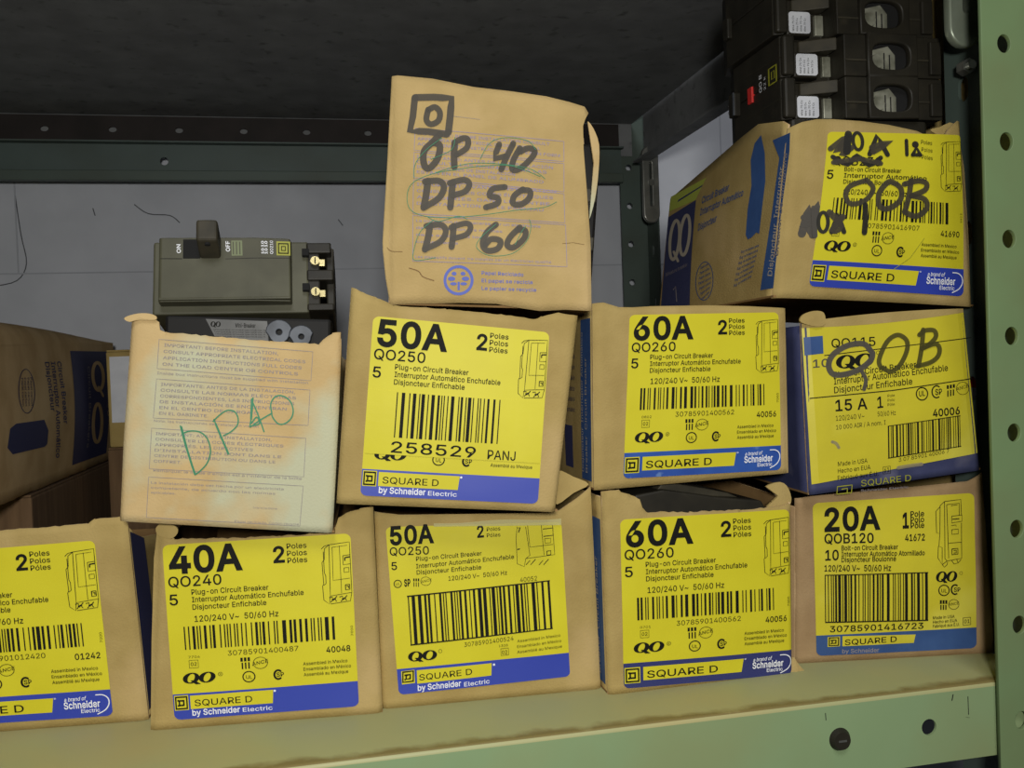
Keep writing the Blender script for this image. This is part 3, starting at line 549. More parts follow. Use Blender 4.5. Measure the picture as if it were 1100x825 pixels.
        ln((62, 116), (86, 114), (86, 132), (62, 134), (62, 116)); ln((50, 168), (98, 164)); ln((62, 190), (84, 188), (84, 210), (62, 212), (62, 190), ww=1.5); ln((68, 196), (78, 195), (78, 205), (68, 206), ww=1.5)
        ln((26, 250), (34, 260), (44, 250), (46, 240)); ln((60, 234), (70, 248), (84, 244), (80, 230)); ln((84, 244), (96, 230))

# ------------------------------------------------------------------ the yellow labels
def brand_tail(k, x0, y0, x1, y1, dy=0):
    """small white writing with a sweeping arc at the right end of the blue band"""
    w, h = x1 - x0, y1 - y0
    k.text('a brand of', x0 + w * .02, y0 + h * .30, x0 + w * .50, y0 + h * .28 + dy * .5, h * .17, M['white'], 4, .012, .25)
    k.text('Schneider', x0, y0 + h * .64, x0 + w * .78, y0 + h * .62 + dy * .8, h * .30, M['white'], 4, .028)
    k.text('Electric', x0 + w * .36, y0 + h * .86, x0 + w * .76, y0 + h * .85 + dy * .8, h * .17, M['white'], 4, .012)
    k.stroke([(x0 + w * a, y0 + h * b + dy * a) for a, b in ((.70, .08), (.86, .10), (.96, .26), (.97, .52), (.88, .78), (.70, .96))], h * .045, M['white'], 4, sm=5, caps=False)

def five_pack(k, amp=None, code=None, num='30785901400562', five='40056', tail=True, small='0802', volt=True, band='blue', yellow='yellow', over=False, seed=3, lines=('Plug-on Circuit Breaker', 'Interruptor Automático Enchufable', 'Disjoncteur Enfichable'), folded=0, side='7000', amp_w=(213, 455), poles=True):
    """one label in its own numbers: 195..815 across, 105..765 down"""
    b = M['black']
    k.rounded(195, 105 + folded, 815, 765, 22, M[yellow], 0)
    k.rounded(195, 667, 815, 765, 22, M[band], 1, 'Bb', ny=6)
    if amp: k.text(amp, amp_w[0], 210, amp_w[1], 210, 92, bold=.040)
    if code: k.text(code, 207, 262, 382, 262, 38, bold=.012)
    if poles:
        k.text('2', 556, 195, 594, 195, 58, bold=.03)
        for i, t in enumerate(('Poles', 'Polos', 'Póles')): k.text(t, 602, 147 + i * 26.5, 668, 147 + i * 26.5, 19, bold=.012)
    k.text('5', 207, 329, 235, 329, 39, bold=.015)
    for t, x1, y in zip(lines, (535, 650, 525), (294, 322, 350)): k.text(t, 281, y, x1, y, 19, bold=.014)
    k.drawing(712, 136, 812, 366)
    k.text(side, 808, 490, 808, 452, 8, up=(-1, 0))
    if volt and not over: k.text('120/240 V~  50/60 Hz', 285, 396, 563, 396, 22, bold=.012)
    if not over:
        k.barcode(247, 412, 748, 500, seed=seed)
        k.text(num, 387, 532, 622, 532, 19, bold=0)
        k.text(five, 715, 548, 796, 548, 22, bold=.02)
        k.text(small, 256, 533, 294, 533, 9); k.stroke([(257, 541), (287, 541), (287, 570), (257, 570)], 2, b, 2, True); k.text('02', 262, 562, 282, 562, 13, bold=.01)
    k.qo(233, 588, 342, 629); k.ring(358, 600, 7, 7, 1.5, b); k.text('R', 355.5, 604, 361, 604, 7)
    k.marks(452, 618)
    for i, (t, x1) in enumerate((('Assembled in Mexico', 784), ('Ensamblado en México', 795), ('Assemblé au Mexique', 785))):
        if not over or i == 2: k.text(t, 635, 590 + i * 21, x1, 590 + i * 21, 12, bold=.012)
    if tail:
        k.quad([(198, 684), (254, 684), (254, 746), (198, 746)], M[yellow], 2, 2, 2); k.emblem(198, 684, 254, 746, b, 3)
        k.quad([(265, 685), (632, 685), (624, 738), (265, 738)], M[yellow], 2, 8, 2); k.text('SQUARE D', 278, 729, 535, 729, 27, b, 3, .012)
        k.text('®', 634, 692, 641, 692, 8, M['white'], 3)
        brand_tail(k, 664, 676, 812, 758)
    else:
        k.quad([(199, 672), (246, 672), (246, 729), (199, 729)], M[yellow], 2, 2, 2); k.emblem(199, 672, 246, 729, b, 3)
        k.quad([(252, 675), (530, 675), (526, 727), (252, 727)], M[yellow], 2, 6, 2); k.text('SQUARE D', 266, 716, 458, 716, 24, b, 3, .006)
        k.disc(535, 679, 4, 4, M['white'], 3)
        k.text('by Schneider', 256, 752, 415, 752, 22, M['white'], 3, .024); k.text('Electric', 424, 752, 524, 752, 16, M['white'], 3, .008)

LABEL_ART = [(195, 105), (815, 105), (815, 765), (195, 765)]

# ------------------------------------------------------------------ cartons
class Carton:
    """an open-topped card box: front, two sides, back and bottom as parts.
    art = the four front corners (TL TR BR BL) in the face's picture, met = the same corners in metres from the lower left corner"""
    def __init__(s, label, cat, origin, yaw, art, met, depth=.19, mat='kraft', group=None, inner='kraft_in', bulge=.0012, wrinkle=.0003, seed=1, name='cardboard_box', roundness=.0016, skew=0.0):
        s.skew = skew
        s.root = thing(name, label, cat, origin, (0, 0, R(yaw)), group)
        s.art, s.met, s.depth, s.mat, s.inner, s.seed = art, met, depth, M[mat], M[inner], seed
        s.bulge, s.wr, s.rd = bulge, wrinkle, roundness
        s.TL, s.TR, s.BR, s.BL = met
        s.Hu = homography(met, [(0, 1), (1, 1), (1, 0), (0, 0)])          # metres -> unit square
        s.F = Face(art, met, s.place)
        s.Ha = homography(art, [(0, 1), (1, 1), (1, 0), (0, 0)])
        s.Hi = homography([(0, 1), (1, 1), (1, 0), (0, 0)], met)
        s.Ls = lambda z: s.BL[0] + (s.TL[0] - s.BL[0]) * (z - s.BL[1]) / (s.TL[1] - s.BL[1])
        s.Rs = lambda z: s.BR[0] + (s.TR[0] - s.BR[0]) * (z - s.BR[1]) / (s.TR[1] - s.BR[1])
    def deform(s, a, b):
        u, v = s.Hu(a, b); e = min(u, 1 - u)
        d = -s.bulge * max(0, 4 * u * (1 - u)) * max(0, 4 * v * (1 - v))
        d += s.rd * max(0, 1 - max(0, e) / .035) ** 2
        d += s.wr * noise.noise(Vector((a * 38 + s.seed * 7.3, b * 38, s.seed)))
        return d
    def place(s, a, b, off): return (a, s.deform(a, b) - off, b)
    def front(s, top=None, left=None, right=None, bottom=None, nx=48, ny=26, jag=.0):
        """top/left/right/bottom = outline points in art numbers where the edge is torn or bent"""
        def prof(pts, k, dflt):
            if not pts: return lambda q: dflt
            P = sorted([((u, v) if k == 0 else (v, u)) for u, v in (s.Ha(*p) for p in pts)])
            def f(q):
                if q <= P[0][0]: return P[0][1]
                for (a, fa), (b, fb) in zip(P, P[1:]):
                    if q <= b: return fa + (fb - fa) * (q - a) / max(1e-9, b - a)
                return P[-1][1]
            return f
        tp, bp = prof(top, 0, 1), prof(bottom, 0, 0); lp, rp = prof(left, 1, 0), prof(right, 1, 1)
        ks = set(i / nx for i in range(nx + 1))
        for pts in (top, bottom):
            for p in (pts or []): ks.add(min(1, max(0, s.Ha(*p)[0])))
        ks = sorted(ks); rnd = random.Random(s.seed)
        mb = MB(); th = .0011; N = len(ks); jit = [rnd.uniform(-jag, jag) for _ in ks]
        vs, vi = [], []
        for j in range(ny + 1):
            for i, k in enumerate(ks):
                t = bp(k) + (tp(k) + jit[i] - bp(k)) * j / ny
                u = lp(t) + (rp(t) - lp(t)) * k
                a, b = s.Hi(u, t); p = s.place(a, b, 0); vs.append(p); vi.append((p[0], p[1] + th, p[2]))
        n0 = len(vs); fo, fi, fe = [], [], []
        ix = lambda i, j: j * N + i
        for j in range(ny):
            for i in range(N - 1):
                fo.append([ix(i, j), ix(i + 1, j), ix(i + 1, j + 1), ix(i, j + 1)]); fi.append([n0 + ix(i, j), n0 + ix(i, j + 1), n0 + ix(i + 1, j + 1), n0 + ix(i + 1, j)])
        for i in range(N - 1):
            fe.append([ix(i, ny), ix(i + 1, ny), n0 + ix(i + 1, ny), n0 + ix(i, ny)]); fe.append([ix(i + 1, 0), ix(i, 0), n0 + ix(i, 0), n0 + ix(i + 1, 0)])
        for j in range(ny):
            fe.append([ix(0, j), ix(0, j + 1), n0 + ix(0, j + 1), n0 + ix(0, j)]); fe.append([ix(N - 1, j + 1), ix(N - 1, j), n0 + ix(N - 1, j), n0 + ix(N - 1, j + 1)])
        mb.add(vs + vi, fo, s.mat, True); o = 0
        k = mb.mi(s.inner); 
        for f in fi: mb.f.append(f); mb.m.append(k); mb.sm.append(True)
        k = mb.mi(M['torn'])
        for f in fe: mb.f.append(f); mb.m.append(k); mb.sm.append(False)
        s.front_mb = mb
        return mb
    def side(s, which, top=None, mat=None, y0=None, ny=16, nz=12, art=None, name='side_panel'):
        """a side wall as an extrusion of the front's edge; top = [(depth, height)...]"""
        sg, X = (-1, s.Ls) if which == 'left' else (1, s.Rs)
        zb, zt = (s.BL[1], s.TL[1]) if which == 'left' else (s.BR[1], s.TR[1])
        top = top or [(0, zt), (s.depth, zt - .004)]
        y0 = s.rd if y0 is None else y0
        def tz(y):
            for (a, fa), (b, fb) in zip(top, top[1:]):
                if y <= b: return fa + (fb - fa) * max(0, y - a) / (b - a)
            return top[-1][1]
        mb = MB(); th = .0011; vs, vi = [], []
        ys = sorted(set([y0 + (s.depth - y0) * i / ny for i in range(ny + 1)] + [max(y0, a) for a, _ in top if a < s.depth])); ny = len(ys) - 1
        def pl(a, b, off):
            v = (b - zb) / max(1e-6, zt - zb); w = .0014 * 4 * max(0, v * (1 - v)) * math.sin(PI * min(1, max(0, a / s.depth)))
            return (X(b) + s.skew * a + sg * (off + w - .0001), a, b)
        for j in range(nz + 1):
            for y in ys:
                b = zb + (tz(y) - zb) * j / nz; p = pl(y, b, 0); vs.append(p); vi.append((p[0] - sg * th, p[1], p[2]))
        N = ny + 1; n0 = len(vs); ix = lambda i, j: j * N + i
        fo = [[ix(i, j), ix(i, j + 1), ix(i + 1, j + 1), ix(i + 1, j)] for j in range(nz) for i in range(ny)]
        fi = [[n0 + a for a in reversed(f)] for f in fo]
        fe = [[ix(i, nz), n0 + ix(i, nz), n0 + ix(i + 1, nz), ix(i + 1, nz)] for i in range(ny)] + [[ix(0, j), n0 + ix(0, j), n0 + ix(0, j + 1), ix(0, j + 1)] for j in range(nz)]
        if sg > 0: fo, fi, fe = ([f[::-1] for f in q] for q in (fo, fi, fe))
        mb.add(vs + vi, fo, mat or s.mat, True)
        for q, m in ((fi, s.inner), (fe, M['torn'])):
            k = mb.mi(m)
            for f in q: mb.f.append(f); mb.m.append(k); mb.sm.append(True)
        if art: art(mb, pl)
        return mb.build(name, s.root)
    def shell(s, back=None, bottom=True):
        """back and bottom walls"""
        zl, zr = s.BL[1], s.BR[1]; D = s.depth; zt = back or min(s.TL[1], s.TR[1]) - .005
        mb = MB(); a0, a1 = s.Ls(0), s.Rs(0); sk = s.skew * D; b0, b1 = s.Ls(zt) + sk, s.Rs(zt) + sk
        def wall(q, n, mat):
            mb2 = MB(); t = Vector(n) * .0011
            mb2.add([Vector(p) for p in q] + [Vector(p) + t for p in q], [[0, 1, 2, 3], [7, 6, 5, 4], [0, 4, 5, 1], [1, 5, 6, 2], [2, 6, 7, 3], [3, 7, 4, 0]], mat); return mb2
        wall([(a1 + sk, D, zr), (a0 + sk, D, zl), (b0, D, zt), (b1, D, zt)], (0, -1, 0), s.inner).build('back_panel', s.root)
        wall([(a0, .0015, zl), (a0 + sk, D, zl), (a1 + sk, D, zr), (a1, .0015, zr)], (0, 0, 1), s.inner).build('bottom_panel', s.root)
    def flap(s, pts, y0=0.0, lean=0.0, th=.0014, mat=None, name='torn_flap', curl=0.0, c=None):
        """a torn or folded scrap: outline in art numbers; y0 = depth at its foot, lean = extra depth per metre of height"""
        c = c or (lambda x, y: (x, y)); P = [s.F.H(*c(x, y)) for x, y in smooth_line(pts, 3, True)]
        zb = min(p[1] for p in P); xm = sum(p[0] for p in P) / len(P)
        rnd = random.Random(len(pts) + s.seed)
        f = lambda p: y0 + lean * (p[1] - zb) + curl * (p[0] - xm) ** 2 * 100
        n = len(P); cx = (xm, sum(p[1] for p in P) / n)
        vs = [(p[0], f(p), p[1]) for p in P] + [(p[0], f(p) + th, p[1]) for p in P]
        vs += [(cx[0], f(cx) - .0006, cx[1]), (cx[0], f(cx) + th, cx[1])]
        fs = [[i, (i + 1) % n, 2 * n] for i in range(n)] + [[n + (i + 1) % n, n + i, 2 * n + 1] for i in range(n)] + [[(i + 1) % n, i, n + i, n + (i + 1) % n] for i in range(n)]
        mb = MB(); mb.add(vs, fs, mat or s.mat); return mb.build(name, s.root)
    def label_ink(s, px):
        """ink whose numbers are the standard label's (195..815, 105..765), px = the label's corners in the face's art numbers"""
        return Ink(Face(LABEL_ART, [s.F.H(*p) for p in px], s.place))
    def merge_front(s, ink=None):
        """panel (with anything printed or written straight onto it) becomes one mesh"""
        mb = s.front_mb
        if ink:
            o = len(mb.v); mb.v += ink.v
            for f, m, q in zip(ink.f, ink.m, ink.sm): mb.f.append([o + i for i in f]); mb.m.append(mb.mi(ink.mats[m])); mb.sm.append(q)
        return mb.build('front_panel', s.root)

def stripe_side(full=False):
    """print on a carton's left side: blue stripe by the front edge, small text lines, brush bar"""
    def art(mb, pl):
        F = Face([(0, 100), (190, 100), (190, 0), (0, 0)], [(0, .1), (.19, .1), (.19, 0), (0, 0)], pl)
        F.up = (0, 1)
        k = Ink(F, base=.0002)
        k.quad([(5, 91), (23, 91), (23, 4), (5, 4)], M['side_blue'], 0, 3, 10)
        k.text('Breaker  Circuit Breaker', 12, 8, 12, 70, 3.4, M['cream'], 1, up=(1, 0)); k.text('Disjoncteur  Interruptor Automático', 19, 8, 19, 84, 3.4, M['cream'], 1, up=(1, 0))
        for i in range(9): k.text('Interruptor enchufable de', 62, 88 - i * 6, 34, 88 - i * 6, 2.6, M['side_navy'], 1, up=(0, 1))
        k.quad([(40, 32), (56, 32), (56, 8), (40, 8)], M['side_navy'], 0, 3, 3)
        o = len(mb.v); mb.v += k.v
        for f, m, q in zip(k.f, k.m, k.sm): mb.f.append([o + i for i in f]); mb.m.append(mb.mi(k.mats[m])); mb.sm.append(q)
    return art

YC = 'yellow labelled cartons stacked on the shelf'

# ---- A: far left of the bottom row, cut by the picture's edge
a = Carton('open kraft carton with yellow label cut by the left edge of the photo, bottom row', 'box', (-.2005, .0888, 0), -5.6,
           [(-95, 580), (136, 563), (159, 777), (-88, 796)], [(.0016, .0998), (.1038, .102), (.1099, .0002), (0, 0)], seed=2, skew=-0.05, group=YC)
a.front(top=[(-95, 582), (0, 573), (60, 569), (95, 566), (102, 561), (128, 559), (136, 566)], jag=.003); a.merge_front()
a.side('left', [(0, .098), (.03, .09), (.19, .068)])
def navy_edge(mb, pl):
    F = Face([(0, 100), (190, 100), (190, 0), (0, 0)], [(0, .1), (.19, .1), (.19, 0), (0, 0)], pl)
    k = Ink(F, base=.0002); k.quad([(4, 96), (30, 88), (30, 4), (4, 4)], M['side_navy'], 0, 4, 10); k.quad([(60, 80), (150, 70), (150, 20), (60, 20)], M['side_navy'], 0, 4, 4); absorb(mb, k)
a.side('right', [(0, .1), (.02, .09), (.19, .068)], art=navy_edge); a.shell(.068)
k = a.label_ink([(-100, 600), (102, 583.5), (122, 771.6), (-84, 785)])
five_pack(k, num='30785901012420', five='01242', tail=True, seed=11, small='1103'); k.build('label', a.root)

# ---- B: 40A
b = Carton('open kraft carton with yellow 40A label, torn top, bottom row', 'box', (-.0878, .0633, 0), -5.65,
           [(170, 565), (401, 546), (411, 766), (161, 785)], [(.0083, .1008), (.1131, .104), (.1137, 0), (0, 0)], seed=3, skew=-0.05, group=YC)
b.front(top=[(170, 568), (176, 566), (181, 572), (190, 579), (240, 578), (300, 576), (354, 572), (361, 566), (364, 557), (372, 552), (386, 547), (401, 545)], jag=.004,
        left=[(168, 570), (164.5, 600), (162, 690), (161, 785)]); b.merge_front()
b.side('left', [(0, .096), (.015, .092), (.19, .09)], art=stripe_side()); b.side('right', [(0, .1), (.03, .092), (.19, .09)]); b.shell(.09)
b.flap([(170, 574), (168, 567), (174, 562), (184, 563), (191, 567), (191, 573), (185, 578), (178, 577)], -.0015, .12, curl=.08, name='torn_corner')
k = b.label_ink([(174.5, 585.5), (376.7, 572.7), (385.8, 758), (188, 773)])
five_pack(k, '40A', 'QO240', '30785901400487', '40048', False, '7704', seed=4); k.build('label', b.root)

# ---- C: 50A, bottom row
c_ = Carton('kraft carton with yellow 50A label folded over at its top, bottom row', 'box', (.0257, .0573, 0), -2.76,
            [(402, 546), (635.5, 525), (646, 740), (411, 762)], [(-.0002, .1032), (.1136, .1066), (.1151, 0), (0, 0)], seed=4, group=YC)
c_.front(top=[(402, 550), (430, 553), (520, 552), (580, 551), (601, 548), (620, 535), (635, 523)]); c_.merge_front()
c_.side('left', [(0, .093), (.19, .09)]); c_.side('right', [(0, .105), (.01, .1), (.03, .09), (.19, .09)]); c_.shell(.088)
c_.flap([(603, 508), (620, 514), (636, 522), (619, 531), (600, 543), (598, 530)], .004, .35, name='top_flap')
cm = crop(390, 520, 3.3)
k = Ink(c_.F, cm)
def c_label(k):
    b = M['black']
    TL, TR, BR, BL = (82, 146), (700, 132), (732, 680), (126, 746)
    k2 = c_.label_ink([cm(*p) for p in ((80, 152), (702, 133), (733, 680), (127, 746))])
    k2.rounded(195, 105, 815, 765, 20, M['yellow'], 0); k2.rounded(195, 662, 815, 765, 20, M['blue'], 1, 'Bb', ny=6)
    k.v, k.f, k.m, k.mats, k.sm = k2.v, k2.f, k2.m, k2.mats, k2.sm
    k.text('50A', 96, 214, 252, 205, 62, bold=.040); k.text('QO250', 95, 252, 234, 247, 28, bold=.012); k.text('5', 101, 303, 121, 302, 27, bold=.015)
    k.text('Plug-on Circuit Breaker', 188, 271, 420, 250, 15, bold=.014); k.text('Interruptor Automático Enchufable', 188, 297, 534, 262, 15, bold=.014); k.text('Disjoncteur Enfichable', 190, 319, 418, 299, 15, bold=.014)
    k.text('120/240 V~  50/60 Hz', 302, 340, 509, 318, 15, bold=.01); k.text('40052', 555, 345, 615, 339, 16)
    k.text('2', 404, 188, 428, 186, 40, bold=.03); k.text('Polos', 438, 166, 486, 162, 13, bold=.01); k.text('Póles', 438, 187, 486, 184, 13, bold=.01)
    # drawing, its head folded away
    def ln(p, w=1.8): k.stroke(p, w, b, 2, caps=False)
    ln([(545, 150), (541, 190), (545, 280), (570, 290), (575, 262)]); ln([(575, 150), (590, 250), (575, 262)]); ln([(582, 146), (590, 222), (672, 212)]); ln([(630, 143), (640, 250)]); ln([(670, 142), (678, 248), (575, 262)])
    ln([(636, 158), (672, 154), (672, 180), (638, 184)], 3); ln([(642, 192), (664, 190), (664, 206), (644, 208), (642, 192)]); ln([(650, 236), (664, 234), (664, 248), (650, 250), (650, 236)], 3)
    for xx in (576, 622): ln([(xx, 284), (xx + 14, 268), (xx + 16, 284), (xx + 34, 264)], 3)
    ln([(548, 155), (556, 152), (550, 170)], 4); ln([(545, 230), (555, 228)], 4)
    k.ring(123, 352, 13, 13, 3, b); k.text('UL', 116, 357, 131, 356, 9); k.text('SP', 146, 361, 168, 359, 24, bold=.04)
    for i in range(3): k.rect(178 + i * 8, 333, 183 + i * 8, 343, b); k.rect(179 + i * 8, 346, 182 + i * 8, 362, b)
    k.ring(222, 342, 18, 15, 1.6, b); k.text('ANCE', 205, 349, 243, 341, 9)
    k.quad([(155, 394), (660, 338), (661, 342), (156, 399)], b, 2, 8, 1); k.quad([(168, 566), (671, 507), (671, 511), (168, 571)], b, 2, 8, 1)
    k.barcode(158, 396, 660, 567, -56, 21, n=33, lean=11)
    k.text('30785901400524', 358, 574, 532, 551, 15); k.text('1308', 480, 575, 512, 572, 8)
    k.stroke([(487, 581), (514, 578), (515, 602), (488, 605)], 2, b, 2, True); k.text('02', 491, 600, 510, 598, 12, bold=.01)
    for i, t in enumerate(('Assembled in Mexico', 'Ensamblado en México', 'Assemblé au Mexique')): k.text(t, 545, 559 + i * 19.5, 698 + i * 3, 538 + i * 19.5, 10, bold=.004)
    k.qo(160, 588, 262, 624, dy=-5); k.ring(273, 589, 6, 6, 1.3, b)
    k.quad([(135, 662), (182, 656), (184, 703), (138, 709)], M['yellow'], 2, 2, 2); k.emblem(136, 660, 183, 706, b, 3, -5)
    k.quad([(190, 658), (455, 632), (454, 676), (192, 706)], M['yellow'], 2, 6, 2); k.text('SQUARE D', 199, 694, 386, 672, 21, b, 3, .006); k.disc(463, 637, 4, 4, M['white'], 3)
    k.text('by Schneider', 194, 731, 347, 713, 20, M['white'], 3, .024); k.text('Electric', 358, 715, 448, 703, 15, M['white'], 3, .008)
c_label(k); k.build('label', c_.root)
k = Ink(c_.F, cm, base=.0014)
k.grid(lambda u, v: (250 + 450 * u, 141 - 18 * v * u - 4 * v + (8 - 6 * u) * (1 - v) + 3 * math.sin(9 * u) * v), 18, 2, M['tape'], 0); k.build('tape', c_.root)

# ---- D: 60A, bottom row, open top
d = Carton('open kraft carton with yellow 60A label and a black breaker showing, bottom row', 'box', (.1415, .0413, 0), 1.86,
           [(647, 530), (850.6, 541), (852, 722), (653.6, 747)], [(.0003, .1053), (.1089, .0923), (.1065, 0), (0, 0)], seed=5, skew=0.03, group=YC)
d.front(top=[(646, 529), (652, 528), (665, 527), (677, 532), (687, 536), (690, 545), (694, 550), (740, 550), (795, 548), (835, 544), (850, 541)], jag=.004,
        left=[(647, 530), (650, 640), (653.6, 747)]); d.merge_front()
d.side('left', [(0, .103), (.19, .1)], art=stripe_side()); d.side('right', [(0, .0925), (.02, .095), (.19, .1)]); d.shell(.098)
d.flap([(827, 524), (843, 519), (851, 526), (852, 541), (838, 546), (826, 545), (836, 538), (838, 530)], .002, .2, name='torn_flap')
d.flap([(852, 706), (859, 715), (868, 725), (858, 727), (850, 727)], .0005, 0, name='corner_ear')
k = d.label_ink([(665.6, 558), (847.5, 547), (850.6, 723.8), (669.4, 739.5)])
five_pack(k, '60A', 'QO260', seed=6, small='0701', band='blue_dark'); k.build('label', d.root)

# ---- E: 20A, bottom row right
e = Carton('kraft carton with yellow 20A label and wide barcode beside the green post', 'box', (.2563, .057, 0), -8.6,
           [(855, 540), (1057, 515), (1070, 701), (855, 713)], [(.0029, .0906), (.1116, .0989), (.116, 0), (0, 0)], depth=.19, mat='kraft_dark', seed=6, skew=-0.15, group=YC)
e.front(top=[(855, 536), (872, 533), (960, 525), (1040, 517), (1057, 508)]); e.merge_front()
e.side('left', [(0, .088), (.19, .086)]); e.side('right', [(0, .097), (.02, .086), (.19, .086)]); e.shell(.085)
em = crop(850, 500, 3.752)
def e_label():
    k = Ink(e.F, em); b = M['black']
    k2 = e.label_ink([em(*p) for p in ((84, 152), (735, 110), (745, 735), (100, 767))])
    k2.rounded(195, 105, 815, 765, 24, M['yellow_old'], 0); k2.rounded(195, 676, 815, 765, 24, M['blue_dull'], 1, 'Bb', ny=6)
    k.v, k.f, k.m, k.mats, k.sm = k2.v, k2.f, k2.m, k2.mats, k2.sm
    k.text('20A', 130, 263, 355, 253, 88, bold=.040); k.text('QOB120', 130, 313, 327, 309, 38, bold=.02); k.text('10', 133, 381, 187, 379, 40, bold=.022)
    for t, x, yy in (('Bolt-on Circuit Breaker', 424, 341), ('Interruptor Automático Atornillado', 532, 365), ('Disjoncteur Boulonné', 416, 388)): k.text(t, 198, yy, x, yy - 6, 19, bold=.02)
    k.text('120/240 V~  50/60 Hz', 130, 425, 396, 422, 24, bold=.02); k.text('1', 444, 250, 469, 249, 58, bold=.04)
    for i, t in enumerate(('Pole', 'Polo', 'Pôle')): k.text(t, 476, 206 + i * 23, 531, 203 + i * 23, 22, bold=.02)
    k.text('41672', 453, 303, 533, 300, 26, bold=.025)
    k.drawing_one(574, 136, 684, 408, 2.4)
    k.qo(578, 424, 664, 467, dy=-1); k.ring(679, 432, 6, 6, 1.4, b); k.marks(610, 501, 1.05, -4, nom=False, csa=False)
    k.stroke([(655 + 15 * math.cos(R(t_)), 498 - 19 * math.sin(R(t_))) for t_ in range(50, 320, 15)], 6, b); k.text('SP', 650, 507, 676, 507, 17, bold=.02)
    for i in range(3): k.rect(594 + i * 11, 541, 602 + i * 11, 556, b); k.rect(596 + i * 10, 560, 601 + i * 10, 580, b)
    k.ring(650, 558, 21, 20, 2, b); k.text('ANCE', 629, 564, 671, 558, 11)
    for i, t in enumerate(('Made in USA', 'Hecho en EUA', 'Fabriqué aux É.U.')): k.text(t, 566, 618 + i * 17, 654 + i * 10, 612 + i * 16, 12, bold=.012)
    k.stroke([(688, 613), (719, 610), (720, 640), (689, 643)], 2.5, b, 2, True); k.text('01', 693, 635, 715, 633, 15, bold=.01)
    k.quad([(131, 439), (546, 427), (546, 431), (131, 443)], b, 2, 8, 1); k.quad([(133, 628), (547, 619), (547, 624), (133, 633)], b, 2, 8, 1)
    k.barcode(131, 441, 545, 630, -11, 31, n=32, lean=2)
    k.text('30785901416723', 152, 670, 528, 655, 24, bold=.015)
    k.quad([(144, 690), (193, 687), (193, 727), (144, 730)], M['yellow_old'], 2, 2, 2); k.emblem(145, 689, 192, 729, b, 3, -2)
    k.quad([(203, 686), (497, 679), (490, 713), (203, 727)], M['yellow_old'], 2, 6, 2); k.text('SQUARE D', 212, 722, 421, 708, 22, b, 3, .012)
    k.text('by Schneider', 202, 755, 350, 749, 16, M['print_blue'], 3, .02); k.text('Electric', 362, 749, 470, 743, 12, M['side_blue'], 3, .008)
    k.build('label', e.root)
e_label()

# ---- F: pale carton of printed instructions, green pen
f = Carton('pale stained kraft carton with DP40 in green pen and faint print', 'box', (-.0948, .05, .1062), -3,
           [(141, 341), (367, 355), (357, 573), (128, 560)], [(.0096, .0965), (.1075, .0873), (.099, -.0121), (0, 0)], mat='kraft_pale', depth=.17, seed=7, bulge=.001,
           group='kraft cartons with printed instructions')
f.front(top=[(141, 339), (155, 340), (166, 342), (171, 346), (172, 354), (178, 357), (230, 361.5), (290, 366.5), (330, 369), (343, 370), (350, 363), (358, 358), (367, 357)], jag=.003,
        left=[(141, 341), (137, 400), (132, 470), (128, 560)], right=[(366, 357), (364, 440), (360, 520), (357, 573)])
k = Ink(f.F, base=.00022)
pb = M['print_blue']
f1, f2 = crop(150, 345, 5), crop(130, 450, 4.583)
def frame(k, q, w, mat, open_=False): k.stroke(q, w, mat, 0, not open_, caps=False)
k.c = f1
frame(k, [(105, 98), (930, 165), (920, 320), (95, 255)], 3, pb); frame(k, [(92, 310), (915, 370), (905, 560), (75, 520)], 3, pb)
for i, (t, x1) in enumerate((('IMPORTANT: BEFORE INSTALLATION,', 745), ('CONSULT APPROPRIATE ELECTRICAL CODES', 890), ('APPLICATION INSTRUCTIONS FULL CODES', 870), ('ON THE LOAD CENTER OR CONTROLS', 850))):
    y = 136 + i * 34; k.text(t, 132 - i * 3, y, x1, y + (x1 - 132) * .075, 16, pb, 0, .012)
k.text('Inside box instructions must be supplied with installation', 95, 285, 905, 338, 13, pb, 0, .006)
for i, (t, x1) in enumerate((('IMPORTANTE: ANTES DE LA INSTALACIÓN,', 835), ('CONSULTE LAS NORMAS ELÉCTRICAS', 840), ('CORRESPONDIENTES, LAS INSTRUCCIONES', 830), ('DE INSTALACIÓN SE ENCUENTRAN', 790), ('EN EL CENTRO DE CARGA O', 640), ('EN EL GABINETE.', 370))):
    y = 346 + i * 31; k.text(t, 115 - i * 2, y, x1, y + (x1 - 115) * .06, 15, pb, 0, .012)
k.text('Nota: las instrucciones de instalación vienen', 78, 540, 640, 572, 12, pb, 0, .004)
k.c = f2
frame(k, [(152, 45), (910, 95), (900, 285), (140, 245)], 2.6, pb); frame(k, [(137, 285), (897, 330), (880, 528), (125, 485)], 2.6, pb)
for i, (t, x1) in enumerate((("IMPORTANT: AVANT L'INSTALLATION,", 742), ('CONSULTER LES CODES ÉLECTRIQUES', 800), ('APPROPRIÉS. LES DIRECTIVES', 650), ("D'INSTALLATION SONT DANS LE", 790), ('CENTRE DE DISTRIBUTION OU DANS LE', 760), ("COFFRET.", 300))):
    y = 78 + i * 27; k.text(t, 172 - i * 2, y, x1, y + (x1 - 172) * .055, 13, pb, 0, .010)
k.text("Remarque: le mode d'emploi est à l'intérieur de la boîte", 160, 258, 890, 300, 12, pb, 0, .004)
for i, (t, x1) in enumerate((('La instalación debe ser hecha por un electricista', 800), ('competente, de acuerdo con las normas', 760), ('aplicables.', 270))):
    y = 318 + i * 24; k.text(t, 148, y, x1, y + (x1 - 148) * .05, 11, pb, 0, .004)
k.text('Conserver ces directives', 650, 440, 770, 446, 9, pb, 0); k.text('Papel reciclado. Carton recyclé', 560, 508, 875, 524, 10, pb, 0)
k.c = lambda x, y: (x, y)
